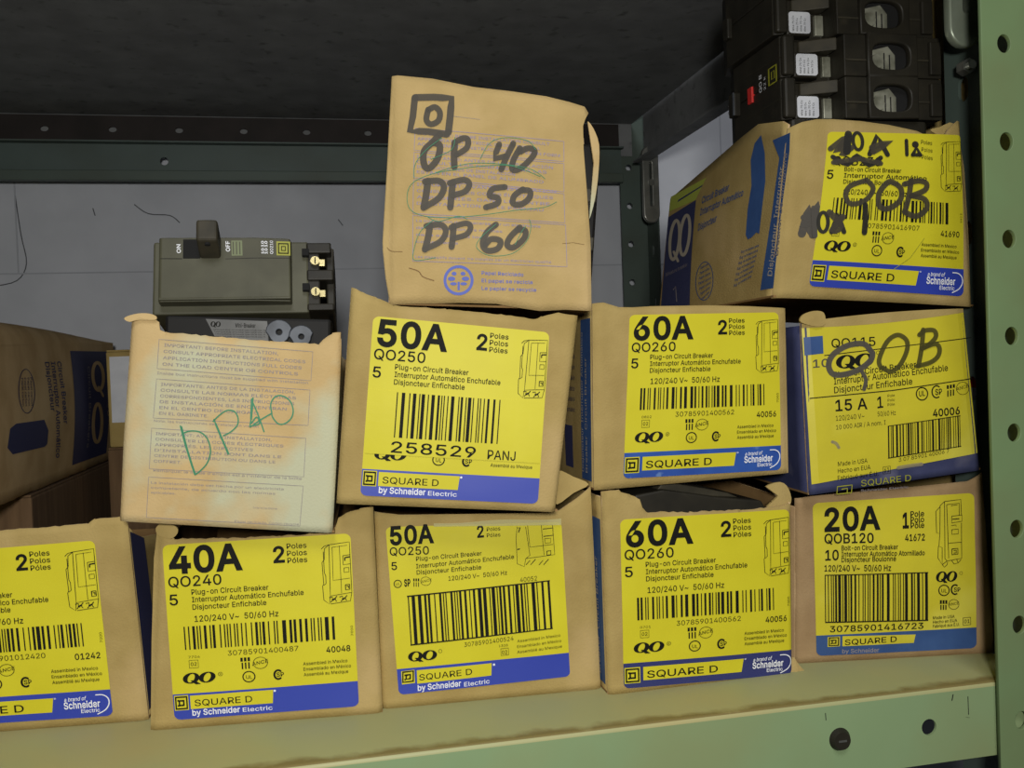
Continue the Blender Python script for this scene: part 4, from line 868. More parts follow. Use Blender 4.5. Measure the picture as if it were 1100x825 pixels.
G = M['pen_green']
for pts in ([(194, 457), (200, 480), (210, 510)], [(196, 466), (204, 463), (215, 464), (223, 471), (226.5, 484), (223, 497), (215, 506), (209.5, 510)],
            [(230, 450), (238, 470), (246, 488)], [(229, 453), (236, 446), (244, 441), (252, 442), (256, 449), (255, 457), (248, 464), (240, 468)],
            [(272, 427), (271, 442), (269, 457), (270, 458), (280, 451), (292, 444)], [(272, 433), (278, 447), (284, 464)], [(270, 455), (276, 448), (279, 455), (272, 457)],
            [(292, 443), (291, 434), (295, 427), (302, 425), (311, 430), (315, 440), (313, 449), (306, 455), (299, 455), (293, 448), (292, 442)]):
    k.stroke(pts, 1.5, G, 1, sm=5)
k.stroke([(195, 458), (202, 485), (210, 510)], 2.2, G, 1.5, sm=4)
k.stroke([(271, 428), (270, 450)], 2.4, G, 1.5); k.stroke([(232, 455), (246, 488)], 2.2, G, 1.6)
f.merge_front(k)
f.side('left', [(0, .092), (.02, .088), (.17, .088)]); f.side('right', [(0, .084), (.02, .075), (.17, .07)]); f.shell(.075)
f.flap([(134, 343), (137, 340), (148, 337), (160, 337), (168, 340), (167, 344), (150, 344), (140, 346)], -.0016, .3, name='torn_flap')

# ---- G: 50A with overstuck barcode
g = Carton('tilted kraft carton with yellow 50A label and 258529 barcode sticker', 'box', (.0064, .04, .1092), -8,
           [(377, 308), (621, 338), (596.5, 550), (361, 541)], [(.0114, .105), (.1218, .0878), (.1069, -.0092), (0, 0)], seed=8, skew=-0.08, group=YC)
g.front(top=[(377, 308), (390, 314), (405, 320), (415, 324), (422, 328), (480, 332), (540, 338), (575, 343), (581, 340), (600, 336), (621, 339)], jag=.002); g.merge_front()
g.side('left', [(0, .104), (.02, .094), (.04, .088), (.19, .085)]); g.side('right', [(0, .087), (.02, .084), (.19, .08)]); g.shell(.08)
k = g.label_ink([(401, 339.4), (590, 357), (577.6, 541), (387, 532)])
five_pack(k, '50A', 'QO250', tail=False, over=True, seed=9, side='7796')
k.rect(199, 374, 812, 609, M['yellow'], 2.7, 12, 8)
k.barcode(294, 378, 655, 545, 0, 14, 4, n=24)
k.text('258529', 287, 600, 580, 602, 40, bold=.012, layer=4); k.text('PANJ', 622, 604, 722, 604, 34, bold=.012, layer=4)
k.build('label', g.root)

# ---- H: 60A, middle row
h = Carton('kraft carton with yellow 60A label in the middle row, worn blue band', 'box', (.1404, .05, .1058), 0,
           [(637, 327), (845, 331), (848.5, 508), (639, 527)], [(.0026, .0979), (.1131, .0933), (.112, .0026), (0, 0)], seed=9, group=YC)
h.front(top=[(637, 326), (648, 325), (668, 331), (700, 329), (760, 328), (805, 329), (845, 331)]); h.merge_front()
h.side('left', [(0, .097), (.19, .094)], art=stripe_side()); h.side('right', [(0, .092), (.19, .09)], mat=M['navy_card']); h.shell(.09)
def lid(c, z0, z1, y1=None, name='top_flap', x0=.002, x1=None):
    mb = MB(); xa = c.TL[0] + x0; xb = (c.TR[0] if x1 is None else x1) - .002; D = y1 or c.depth
    mb.add([(xa, .003, z0), (xb, .003, z1), (xb, D, z1 - .003), (xa, D, z0 - .003), (xa, .003, z0 - .0011), (xb, .003, z1 - .0011), (xb, D, z1 - .0041), (xa, D, z0 - .0041)],
           [[0, 1, 2, 3], [7, 6, 5, 4], [4, 5, 1, 0], [5, 6, 2, 1], [6, 7, 3, 2], [7, 4, 0, 3]], c.mat)
    return mb.build(name, c.root)
lid(h, .0968, .0925)
k = h.label_ink([(676, 338.5), (836, 335.5), (838.7, 504.7), (669, 514)])
five_pack(k, '60A', 'QO260', seed=6, band='blue_mid'); k.build('label', h.root)

# ---- I: 15A, navy carton, marker
i_ = Carton('navy carton with old yellow 15A label and OB in black marker', 'box', (.2613, .045, .0961), -4,
            [(861, 343), (1036.5, 332), (1054, 505), (870, 532)], [(-.0017, .0964), (.0948, .0992), (.102, .0085), (0, 0)], mat='navy_card', seed=10, group=YC)
i_.front(top=[(861, 343), (868, 345), (884, 347), (888, 350), (930, 349), (975, 345), (1010, 338), (1021, 334), (1036, 332)], jag=.004,
         left=[(861, 343), (865, 440), (870, 532)]); i_.merge_front()
i_.side('left', [(0, .093), (.19, .092)]); i_.side('right', [(0, .096), (.19, .092)]); i_.shell(.09)
i_.flap([(858, 345), (862, 338), (874, 334), (884, 336), (885, 347), (878, 351), (866, 349)], -.002, .15, mat=M['kraft'], name='torn_corner')
im = crop(840, 310, 3.5875)
def i_label():
    k = Ink(i_.F, im); b = M['black']; y = M['yellow_old']
    k.grid(lambda u, v: ((78 + 622 * u) + (37 + 19 * u) * v, (150 - 62 * u + 10 * math.sin(3 * u)) + (605 - 60 * u - 10 * math.sin(3 * u)) * v + (0 if u < .02 else 0)), 24, 20, y, 0)
    k.grid(lambda u, v: (78 + 622 * u, 128 - 10 * math.sin(3 * u) - 50 * u + (24 + 22 * math.sin(3 * u) - 12 * u) * v), 24, 2, M['kraft'], .5)
    k.quad([(84, 188), (154, 182), (157, 250), (88, 258)], M['blue_dull'], 1, 3, 3)
    k.text('QO115', 188, 228, 357, 220, 34, bold=.01, layer=1); k.stroke([(160, 258), (360, 234), (560, 210), (735, 188)], 3.5, b, 1, caps=False)
    k.qo(205, 252, 350, 305, layer=1, dy=-6); k.ring(366, 247, 7, 7, 1.5, b, 1); k.text('10', 118, 305, 178, 300, 30, M['marker_grey'], 1, .02)
    k.text('Plug-on Circuit Breaker', 196, 345, 511, 304, 24, bold=.012, layer=1); k.text('Interruptor Automático Enchufable', 197, 370, 635, 316, 24, bold=.012, layer=1); k.text('Disjoncteur Enfichable', 198, 403, 496, 368, 24, bold=.012, layer=1)
    k.stroke([(105, 423), (420, 392), (736, 346)], 4, b, 1, caps=False)
    k.text('15 A', 203, 472, 324, 463, 42, bold=.02, layer=1); k.text('1', 362, 460, 384, 457, 42, bold=.02, layer=1)
    for n_, t in enumerate(('Pole', 'Polo', 'Pôle')): k.text(t, 401, 418 + n_ * 17, 428, 415 + n_ * 17, 10, layer=1)
    k.ring(533, 405, 22, 24, 4.5, b, 1); k.text('UL', 522, 415, 545, 412, 20, bold=.02, layer=1)
    k.stroke([(590 + 18 * math.cos(R(t_)), 397 - 23 * math.sin(R(t_))) for t_ in range(50, 320, 15)], 5, b, 1); k.text('SP', 585, 410, 612, 407, 22, bold=.02, layer=1)
    for n_ in range(3): k.rect(630 + n_ * 12, 372 - n_ * 2, 638 + n_ * 12, 386 - n_ * 2, b, 1); k.rect(632 + n_ * 11, 392 - n_ * 2, 637 + n_ * 11, 416 - n_ * 2, b, 1)
    k.ring(693, 384, 25, 24, 2, b, 1); k.text('ANCE', 668, 394, 716, 380, 13, layer=1)
    k.text('120/240 V~', 204, 509, 312, 499, 19, layer=1); k.text('50/60 Hz', 363, 492, 432, 486, 18, layer=1); k.text('10 000 AIR / A nom. I', 205, 543, 394, 523, 17, layer=1)
    k.text('40006', 576, 494, 682, 483, 28, bold=.03, layer=1)
    k.quad([(402, 528), (684, 488), (684, 491), (402, 531)], b, 1, 6, 1); k.quad([(405, 651), (688, 605), (688, 608), (405, 655)], b, 1, 6, 1)
    k.barcode(402, 529, 682, 652, -42, 41, 1, n=30, lean=4); k.text('3 07 85901 40006 7', 447, 667, 641, 632, 15, layer=1)
    for n_, t in enumerate(('Made in USA', 'Hecho en EUA', 'Fabriqué aux É.U.')): k.text(t, 213, 684 + n_ * 27, (326, 338, 369)[n_], 670 + n_ * 25, 17, bold=.004, layer=1)
    k.stroke([(386, 687), (414, 683), (416, 710), (388, 714)], 2, b, 1, True); k.text('61', 391, 708, 411, 705, 17, bold=.01, layer=1)
    k.stroke([(190, 590), (205, 596), (215, 612)], 12, M['grime'], 1, sm=3); k.stroke([(445, 690), (490, 682), (535, 676)], 14, M['grime'], 1, sm=3)
    # yellow outline brand on the navy band
    yy = M['logo_yellow']
    k.stroke([(212, 763), (268, 756), (266, 786), (210, 792)], 4, yy, 1, True); k.stroke([(228, 773), (250, 769), (250, 790)], 4, yy, 1)
    k.text('SQUARE D', 303, 762, 496, 740, 24, yy, 1, .0); k.text('Schneider Electric', 302, 782, 486, 768, 8, M['print_blue'], 1)
    # handwriting
    o = M['marker_olive']; mk = crop(850, 335, 5.238); k.c = mk
    k.stroke([(440, 220), (400, 180), (310, 190), (230, 240), (205, 300), (230, 350), (300, 350), (380, 320), (440, 270), (450, 230)], 32, M['marker_grey'], 2, sm=5)
    k.stroke([(385, 330), (410, 380), (400, 435)], 22, M['marker_grey'], 2.6, sm=4)
    k.stroke([(500, 320), (485, 270), (530, 170), (590, 130), (640, 160), (640, 220), (600, 300), (550, 335), (505, 315)], 26, o, 3, sm=6, closed=True)
    k.stroke([(735, 100), (725, 200), (705, 305)], 26, o, 3, sm=4)
    k.stroke([(712, 130), (745, 105), (795, 105), (805, 140), (770, 180), (725, 205)], 26, o, 3.6, sm=5)
    k.stroke([(730, 205), (800, 180), (825, 205), (815, 250), (770, 285), (695, 305)], 26, o, 4.2, sm=5)
    k.build('label', i_.root)
i_label()

# ---- J: top carton, marker DP 40 / 50 / 60
j = Carton('kraft carton marked DP 40, DP 50, DP 60 in marker on top of the stack', 'box', (.0358, .045, .2057), -8,
           [(420.5, 82), (632.5, 119.4), (636, 333), (417, 327)], [(.006, .1124), (.1037, .0934), (.1018, -.0061), (0, 0)], seed=12, bulge=.002,
           mat='kraft_mid', depth=.12, group='kraft cartons with printed instructions')
jm = crop(390, 60, 2.948)
j.front(top=[jm(*p) for p in ((88, 62), (110, 62), (220, 72), (350, 98), (470, 112), (580, 128), (650, 145), (700, 160), (715, 178))],
        left=[jm(*p) for p in ((90, 65), (75, 350), (60, 600), (70, 700), (85, 790))],
        right=[jm(*p) for p in ((716, 175), (712, 190), (696, 208), (698, 300), (708, 420), (716, 520), (722, 600), (725, 805))],
        bottom=[jm(*p) for p in ((85, 790), (110, 786), (220, 784), (300, 782), (420, 785), (470, 795), (560, 808), (640, 804), (725, 808))])
k = Ink(j.F, jm, base=.00022); pv = M['print_violet']
frame(k, [(165, 230), (635, 272), (635, 336), (162, 300)], 1.7, pv); frame(k, [(162, 306), (635, 342), (635, 432), (160, 386)], 1.7, pv)
frame(k, [(160, 392), (635, 438), (638, 530), (158, 500)], 1.7, pv); frame(k, [(158, 506), (640, 536), (645, 668), (157, 650)], 1.7, pv)
def para(lines, x0, y0, x1s, dy, sl, h):
    for n_, (t, x1) in enumerate(zip(lines, x1s)): k.text(t, x0, y0 + n_ * dy, x1, y0 + n_ * dy + (x1 - x0) * sl, h, pv, 0, .006)
para(('IMPORTANT: BEFORE INSTALLATION CONSULT', 'APPROPRIATE ELECTRICAL CODES. INSTALL', 'ACCORDING TO INSTRUCTIONS ON EACH FORM'), 172, 250, (590, 560, 622), 17, .085, 9)
para(('IMPORTANTE: ANTES DE LA INSTALACIÓN', 'CONSULTE LAS NORMAS PARA LAS', 'INSTRUCCIONES DE INSTALACIÓN', 'ESTAN EN EL PANEL DE ALUMBRADO'), 170, 324, (600, 580, 480, 570), 16, .085, 9)
para(("IMPORTANT: AVANT L'INSTALLATION", 'CONSULTER LES CODES ÉLECTRIQUES', 'APPROPRIÉS. DANS LE CENTRE', "D'INSTALLATION OU LE PANNEAU"), 170, 412, (610, 600, 590, 570), 20, .055, 9)
para(('La instalación debe hacerse por un electricista', 'de acuerdo con las normas', 'de la autoridad local', 'competente'), 168, 526, (560, 440, 400, 300), 22, .05, 8)
k.text('Les dispositifs doivent être installés par un électricien qualifié', 165, 640, 595, 658, 8, pv, 0)
k.stroke([(280, 192), (370, 203)], 1.2, M['print_blue'], 0, caps=False)
st = M['print_stamp']
k.ring(302, 711, 43, 43, 9, st, 0, 36)
for aa in (-1, 1): k.disc(302 + aa * 22, 706, 12, 7, st, 0, 10); k.disc(302 + aa * 14, 690, 8, 6, st, 0, 10); k.disc(302 + aa * 16, 722, 11, 5, st, 0, 10)
k.rect(299, 716, 306, 742, st, 0)
for n_, (t, x1) in enumerate((('Papel Reciclado', 507), ('El papel se recicla', 536), ('Le papier se recycle', 548))): k.text(t, 375, 693 + n_ * 24, x1, 699 + n_ * 24, 11, st, 0, .012)
k.stroke([(145, 672), (175, 682), (190, 700), (225, 712)], 3, M['crease'], 0, sm=4, caps=False); k.stroke([(75, 605), (90, 618), (125, 620)], 2, M['crease'], 0, sm=3, caps=False)
k.stroke([(630, 595), (665, 592), (700, 598)], 1.5, M['crease'], 0, caps=False)
mk = M['marker']
j2 = crop(420, 85, 5)
k.c = j2
k.stroke([(130, 100), (230, 98), (325, 105), (318, 200), (308, 288)], 38, mk, 1); k.stroke([(128, 100), (118, 200), (102, 280), (200, 284), (300, 300)], 36, mk, 1.5)
k.stroke([(200, 165), (190, 220), (215, 245), (255, 225), (262, 180), (235, 152), (200, 168)], 32, mk, 1, sm=4)
k.stroke([(262, 300), (225, 340), (178, 390), (178, 460), (205, 482), (250, 430), (262, 360), (228, 345)], 36, mk, 2, sm=5)
k.stroke([(342, 345), (338, 410), (340, 475)], 36, mk, 2, sm=3); k.stroke([(340, 345), (385, 322), (412, 330), (405, 375), (352, 410)], 32, mk, 2.6, sm=5)
k.stroke([(580, 355), (562, 400), (552, 432), (615, 418)], 32, mk, 2); k.stroke([(655, 350), (620, 420), (590, 490)], 32, mk, 2.6, sm=3)
k.stroke([(690, 375), (655, 440), (650, 490), (690, 485), (750, 430), (770, 390), (735, 375), (690, 395)], 32, mk, 2, sm=5)
k.c = jm
k.stroke([(205, 398), (200, 440), (192, 482)], 22, mk, 2, sm=3); k.stroke([(196, 400), (240, 398), (256, 418), (240, 452), (196, 480)], 20, mk, 2.6, sm=5)
k.stroke([(284, 402), (280, 440), (276, 482)], 21, mk, 2, sm=3); k.stroke([(274, 405), (318, 395), (336, 408), (322, 432), (284, 444)], 19, mk, 2.6, sm=5)
k.stroke([(448, 418), (410, 424), (400, 446), (425, 452), (424, 470), (388, 482)], 19, mk, 2, sm=4)
k.stroke([(505, 425), (478, 445), (474, 470), (500, 472), (525, 452), (526, 430), (500, 428)], 19, mk, 2, sm=5)
k.stroke([(212, 538), (206, 575), (196, 614)], 21, mk, 2, sm=3); k.stroke([(200, 540), (245, 536), (262, 556), (246, 588), (198, 612)], 19, mk, 2.6, sm=5)
k.stroke([(286, 540), (284, 575), (280, 606)], 20, mk, 2, sm=3); k.stroke([(278, 545), (325, 532), (340, 545), (325, 568), (284, 580)], 18, mk, 2.6, sm=5)
k.stroke([(420, 536), (392, 560), (378, 595), (392, 618), (425, 612), (434, 588), (405, 582), (386, 600)], 19, mk, 2, sm=5)
k.stroke([(495, 545), (465, 575), (455, 600), (475, 608), (508, 580), (512, 555), (488, 552)], 19, mk, 2, sm=5)
for pts in ([(560, 385), (470, 352), (380, 352), (300, 362), (220, 376), (160, 402), (140, 440), (150, 488), (200, 510), (280, 514), (380, 506), (480, 492), (570, 482), (612, 464)],
            [(250, 262), (200, 300), (165, 345), (162, 390)], [(370, 330), (400, 280), (450, 262), (520, 272), (545, 300)], [(230, 372), (330, 345), (440, 346), (530, 362), (575, 392)],
            [(225, 520), (180, 560), (160, 620), (165, 648), (230, 640)], [(420, 535), (370, 580), (360, 610), (400, 634), (470, 628), (515, 590), (530, 545), (525, 520)], [(330, 520), (300, 510), (240, 526), (205, 512)],
            [(215, 330), (280, 300), (290, 260)], [(480, 600), (500, 560), (515, 540)]):
    k.stroke(pts, 1.9, G, 4, sm=5, caps=False)
j.merge_front(k)
j.side('left', [(0, .11), (.12, .105)]); j.shell(.085); j.side('right', [(0, .02), (.012, .03), (.02, .085), (.12, .085)], y0=.004)
lid(j, .1105, .0935, .12)
j.flap([(633, 127), (639, 134), (645.5, 152), (645, 180), (641.5, 209), (635, 233), (638.5, 205), (641, 180), (641, 158), (637, 140)], .006, 0, name='torn_flap', mat=M['kraft_pale'])

# ---- K: top right carton, 41690, QOB in marker
kk = Carton('large kraft carton with scribbled yellow label reading 41690, printed blue side', 'box', (.2465, .05, .2054), -2,
            [(850, 136), (1035, 130.6), (1048, 329), (832, 319)], [(.0129, .0929), (.1176, .0965), (.1221, -.0082), (0, 0)], seed=13, bulge=.004, roundness=.004, group=YC, depth=.195)
km = crop(850, 125, 4.025)
kk.front(top=[(850, 136), (862, 131), (878, 128), (895, 128), (925, 130), (955, 134), (985, 141), (1003, 150), (1012, 150), (1020, 138), (1030, 130)], 
         left=[(850, 136), (845, 180), (838, 250), (832.5, 319)], right=[(1033, 130), (1041, 180), (1045, 250), (1048, 329)],
         bottom=[(832, 320), (900, 322), (980, 326), (1048, 330)])
k = Ink(kk.F, km, base=.00022)
k.stroke([(40, 510), (70, 400), (60, 500), (105, 385), (85, 515)], 34, M['marker_grey'], 0, sm=3); k.stroke([(45, 440), (110, 400), (40, 480), (115, 440)], 24, M['marker_grey'], .6, sm=3)
kk.merge_front(k)
def k_side(mb, pl):
    F = Face([(710, 214), (850, 136), (832, 319), (697, 337)], [(.195, .089), (0, .0929), (0, 0), (.195, 0)], pl)
    k = Ink(F, crop(690, 125, 4.024), base=.0002)
    nv, sb = M['side_navy'], M['side_blue']
    k.quad([(72, 435), (202, 362), (170, 830), (36, 850)], nv, 0, 6, 10)
    k.quad([(84, 350), (246, 268), (200, 362), (76, 412)], M['side_green'], 0, 6, 4)
    k.quad([(120, 362), (232, 298), (228, 306), (116, 372)], nv, 1, 4, 1)
    k.ring(105, 530, 22, 82, 14, M['cream'], 1, tilt=.1); k.ring(154, 510, 22, 84, 14, M['cream'], 1, tilt=.1); k.stroke([(102, 580), (122, 618)], 12, M['cream'], 1.3)
    k.text('Miniature breaker', 62, 684, 166, 640, 16, M['print_blue'], 1); k.stroke([(98, 740), (110, 725), (114, 790)], 4, M['print_blue'], 1)
    for t, x0, y0, x1, y1 in (('Circuit Breaker', 230, 378, 356, 320), ('Interruptor Automático', 224, 428, 424, 342), ('Disjoncteur', 216, 492, 302, 452)): k.text(t, x0, y0, x1, y1, 29, sb, 1, .022)
    bar = [(500, 84), (520, 160), (526, 280), (512, 400), (500, 505), (486, 500), (466, 520), (448, 530), (438, 510), (446, 400), (462, 300), (454, 190), (470, 120)]
    cx, cy = 484, 300
    k.add([k.P(*p, 0) for p in bar] + [k.P(cx, cy, 0)], [[i, (i + 1) % len(bar), len(bar)] for i in range(len(bar))], sb)
    k.quad([(556, 105), (640, 70), (638, 150), (590, 180)], sb, 0, 4, 4); k.quad([(590, 178), (638, 150), (600, 420), (556, 430)], sb, 0, 4, 8); k.quad([(556, 430), (600, 420), (566, 742), (504, 750)], sb, 0, 4, 8)
    k.text('Disjoncteur  Interruptor', 560, 690, 612, 220, 20, M['cream'], 1, .01, up=(-1, -.1)); k.text('Breaker de Miniatura', 590, 600, 628, 160, 18, M['print_blue'], 1, .01, up=(-1, -.1))
    k.ring(245, 705, 40, 82, 3, sb, 1, tilt=.1)
    for n_ in range(7): k.text('Papel carton', 216 + abs(n_ - 3) * 4, 655 + n_ * 22, 278 - abs(n_ - 3) * 4, 636 + n_ * 20, 11, sb, 1, .01)
    for n_ in range(7): k.text('Plug-on breaker panel', 416 - n_ * 6, 590 + n_ * 24, 500 - n_ * 6, 560 + n_ * 22, 11, sb, 1, .01)
    o = len(mb.v); mb.v += k.v
    for f_, m, q in zip(k.f, k.m, k.sm): mb.f.append([o + i for i in f_]); mb.m.append(mb.mi(k.mats[m])); mb.sm.append(q)
kk.side('left', [(0, .093), (.012, .099), (.045, .106), (.07, .104), (.195, .089)], art=k_side, y0=.004); kk.side('right', [(0, .094), (.195, .085)], y0=.004); kk.shell(.086)
kk.flap([(1006, 150), (1014, 142), (1008, 136), (1018, 133), (1034, 129), (1039, 160), (1030, 152), (1018, 156)], .006, .1, name='torn_flap')
def k_label():
    L = [km(*p) for p in ((155, 68), (735, 82), (742, 780), (72, 735))]
    k = kk.label_ink(L)
    five_pack(k, None, None, '30785901416907', '41690', seed=16, lines=('Bolt-on Circuit Breaker', 'Interruptor Automático', 'Disjoncteur Boulonné'), side='9912', poles=False)
    base = k.F; k.F = kk.F; k.c = km; b = M['black']; dk = M['marker_dark']; ml = M['marker']
    k.text('QOB230', 168, 215, 372, 222, 38, bold=.01, layer=2)
    for n_, t in enumerate(('Poles', 'Polos', 'Póles')): k.text(t, 552, 122 + n_ * 33, 600, 128 + n_ * 33, 17, layer=2)
    # handwriting and crossings-out
    k.stroke([(160, 145), (235, 90), (180, 160), (245, 110), (205, 175), (250, 140)], 24, ml, 3, sm=3); k.stroke([(240, 80), (232, 125), (228, 158)], 32, dk, 3.6)
    k.ring(278, 112, 20, 38, 15, dk, 3); k.stroke([(325, 170), (362, 88), (402, 172)], 21, dk, 3); k.stroke([(335, 140), (420, 112), (340, 160)], 24, ml, 3.8, sm=2)
    k.stroke([(168, 180), (230, 215), (270, 175), (320, 218), (372, 185)], 20, dk, 3, sm=3); k.stroke([(170, 205), (280, 190), (370, 210)], 22, ml, 4)
    k.stroke([(488, 108), (486, 172)], 16, dk, 3); k.disc(526, 126, 15, 15, dk, 3); k.stroke([(512, 172), (530, 140), (544, 172)], 18, dk, 3.6); k.stroke([(510, 172), (546, 172)], 16, dk, 4)
    k.stroke([(300, 285), (235, 310), (218, 350), (240, 385), (300, 370), (335, 320), (310, 285)], 22, ml, 3, sm=5, closed=True); k.stroke([(300, 390), (302, 450), (298, 508)], 24, dk, 3.6)
    k.stroke([(395, 295), (360, 340), (362, 395), (400, 405), (450, 370), (455, 320), (420, 292)], 24, ml, 3, sm=5, closed=True)
    k.stroke([(500, 285), (490, 350), (470, 420)], 24, ml, 3, sm=3); k.stroke([(470, 300), (530, 285), (568, 295), (560, 325), (500, 350)], 24, ml, 3.6, sm=4); k.stroke([(505, 350), (560, 365), (566, 405), (520, 438), (470, 420)], 24, ml, 4.2, sm=4)
    k.ring(125, 462, 20, 42, 16, dk, 3); k.stroke([(160, 505), (185, 430), (212, 505)], 20, dk, 3); k.stroke([(150, 420), (200, 480), (160, 500), (205, 440)], 27, ml, 3.6, sm=3); k.stroke([(85, 400), (92, 520)], 22, M['marker_grey'], 3)
    k.stroke([(430, 665), (500, 615), (560, 530)], 2.5, M['logo_yellow'], 2.5, caps=False)
    k.build('label', kk.root)
k_label()

# ------------------------------------------------------------------ breakers
def hull_text(ink, *a, **kw): ink.text(*a, **kw)

def toggle_breaker():
    """two-pole breaker lying on its side, handle face towards the room. x = length, y = into the body, z = across the poles"""
    t = thing('circuit_breaker', 'grey two-pole breaker with toggle handle lying on the DP40 carton', 'circuit breaker', (-.0832, .0885, .2078), (R(-14), R(.6), R(-2)), 'circuit breakers')
    W, H = .0803, .0405
    m = MB()
    m.box(0, W, .0055, .068, 0, H, M['plastic'], .0012)
    # raised centre plateau, easing down to the line end
    m.prism([(.0042, .0065), (.0042, -.0012), (.0052, -.0022), (.0540, -.0022), (.0710, -.0004), (.0716, .0065)], .0044, H - .0006, M['plastic'], 'z', .0007)
    m.box(.0046, .0712, -.0036, .0, .0050, .0064, M['plastic'], .0006)
    body = m
    m = MB(); m.box(.0164, .0252, -.0024, .0006, .0280, .0388, M['recess_black'], .0003); m.build('handle_slot_patch', t)  # raised black patch, painted as the dark depth of the slot
    def lean(v): return Vector((v.x, v.y, v.z - .42 * v.y * (1 if v.y < 0 else 0)))
    m = MB(); m.box(.0248, .0356, -.0150, .0005, .0272, .0388, M['plastic_grey'], .0016, 3, lean)
    m.cyl((.0302, -.012, .0322), .0014, .0012, M['recess_black'], 'z'); m.build('handle', t)
    F = Face([(115, 155), (825, 160), (825, 505), (90, 490)], [(.0005, H), (W, H), (W, 0), (0, 0)], lambda a, b, o: (a, (-.0022 if a < .054 else -.0022 + (a - .054) * .106) - o, b))
    F.up = (0, -1)
    k = Ink(F, base=.0001)
    k.stroke([(150, 256), (246, 258)], 3, M['recess_black'], 0, caps=False); k.stroke([(440, 262), (742, 258)], 3, M['plastic_black'], 0, caps=False)
    k.text('ON', 240, 232, 240, 192, 17, M['white'], 0, .02, up=(-1, 0)); k.text('OFF', 461, 228, 461, 180, 18, M['white'], 0, .02, up=(-1, 0))
    k.rect(468, 178, 518, 248, M['off_label'], 0)
    for n_ in range(3): k.rect(474 + n_ * 15, 184, 479 + n_ * 15, 242, M['plastic'], 1)
    for n_, xx in enumerate((608, 624)): k.text('10', xx + 10, 208, xx + 10, 180, 12, M['white'], 0, .03, up=(-1, 0)); k.text('10', xx + 10, 240, xx + 10, 214, 12, M['white'], 0, .03, up=(-1, 0))
    k.text('QO210', 660, 240, 660, 178, 14, M['white'], 0, .01, up=(-1, 0))
    k.rect(676, 180, 741, 246, M['logo_yellow'], 0)
    k.stroke([(686, 191), (731, 191), (731, 236), (686, 236)], 7, M['recess_black'], 1, True); k.stroke([(700, 204), (718, 204), (718, 223), (700, 223)], 5, M['recess_black'], 1, True)
    absorb(body, k); body.build('housing', t)
    # line end: stepped terminal blocks with open wells and screws
    m = MB()
    m.box(W - .001, .0862, .006, .062, .0015, H - .0015, M['plastic_black'], .0008)
    for z0, z1, x1 in ((.0335, .0395, .0925), (.0180, .0240, .0935), (.0010, .0048, .0935)):
        m.box(W - .001, x1, .0045, .055, z0, z1, M['plastic_black'], .0009)
    m.box(.0895, .0938, .012, .06, .0010, .0390, M['plastic_black'], .0008)
    blk = m.build('terminal_block', t)
    for z in (.0288, .0112):
        m = MB(); m.cyl((.0838, .0062, z), .0024, .005, M['brass'], 'y', 20); m.box(.0843, .0892, .0062, .009, z - .0022, z + .0018, M['brass'], .0004)
        m.box(.0835, .0842, .0036, .0038, z - .0018, z + .0018, M['recess_black']); subpart(m.build('terminal_screw'), blk)
    m = MB()
    for z in (.0332, .0135): m.box(.0770, W + .0004, .0022, .006, z - .0020, z + .0020, M['recess_black'], .0003)
    m.build('notch', t)
    return t
toggle_breaker()

# breaker standing in carton F, its side with a silver label and two jaws towards the room
t = thing('circuit_breaker', 'black breaker with two grey lugs standing inside the DP40 carton', 'circuit breaker', (-.0765, .0585, .1055), (0, R(3), R(-3)), 'circuit breakers')
m = MB(); m.box(0, .0795, 0, .024, 0, .0985, M['plastic_deep'], .0015); m.box(.004, .068, -.0012, .001, .006, .070, M['plastic_deep'], .001); m.build('housing', t)
F = Face([(230, 346), (296, 346), (296, 366), (238, 366)], [(.0235, .0975), (.0500, .0975), (.0500, .0865), (.0275, .0865)], lambda a_, b_, o: (a_, -o, b_)); F.up = (0, -1)
k = Ink(F, crop(150, 345, 5), base=.0002)
k.quad([(345, 8), (710, 12), (720, 108), (390, 84)], M['silver_label'], 0, 4, 3)
k.qo(372, 18, 432, 42, layer=1); k.text('Mini-Breaker', 520, 42, 640, 42, 18, layer=1, bold=.02)
for n_ in range(4): k.text('Catalogue plug-on breaker type HACR wire 75', 385 + n_ * 4, 56 + n_ * 10, 700, 56 + n_ * 10, 6, layer=1)
k.build('label', t)
for lx, lz, rr in ((.0545, .0915, .0050), (.0652, .0895, .0046)):
    o = plate_with_holes('lug', [(lx + rr * 1.15 * math.cos(a_) * (1.05 if math.sin(a_) > 0 else .85), lz + rr * 1.1 * math.sin(a_)) for a_ in [2 * PI * q / 18 for q in range(18)]], [circ(lx, lz - .0002, rr * .36, 14)], .0030, M['lug_grey'], t, .0004)
    o.rotation_euler = (PI / 2, 0, 0); o.location = (0, -.0022, 0)

# breaker lying inside carton D, only its top shows
t = thing('circuit_breaker', 'black breaker lying inside the open 60A carton of the bottom row', 'circuit breaker', (.1595, .0520, .003), (0, 0, R(2)), 'circuit breakers')
m = MB(); m.prism([(0, 0), (.084, 0), (.084, .080), (.078, .0905), (.050, .0945), (.020, .1005), (.004, .0985), (0, .09)], 0, .06, M['plastic_black'], 'y', .0012); m.build('housing', t)
m = MB(); m.prism([(.018, .1000), (.050, .0942), (.066, .0925), (.060, .0955), (.046, .0990), (.022, .1042)], .004, .05, M['plastic_grey'], 'y', .0006); m.build('cover', t)

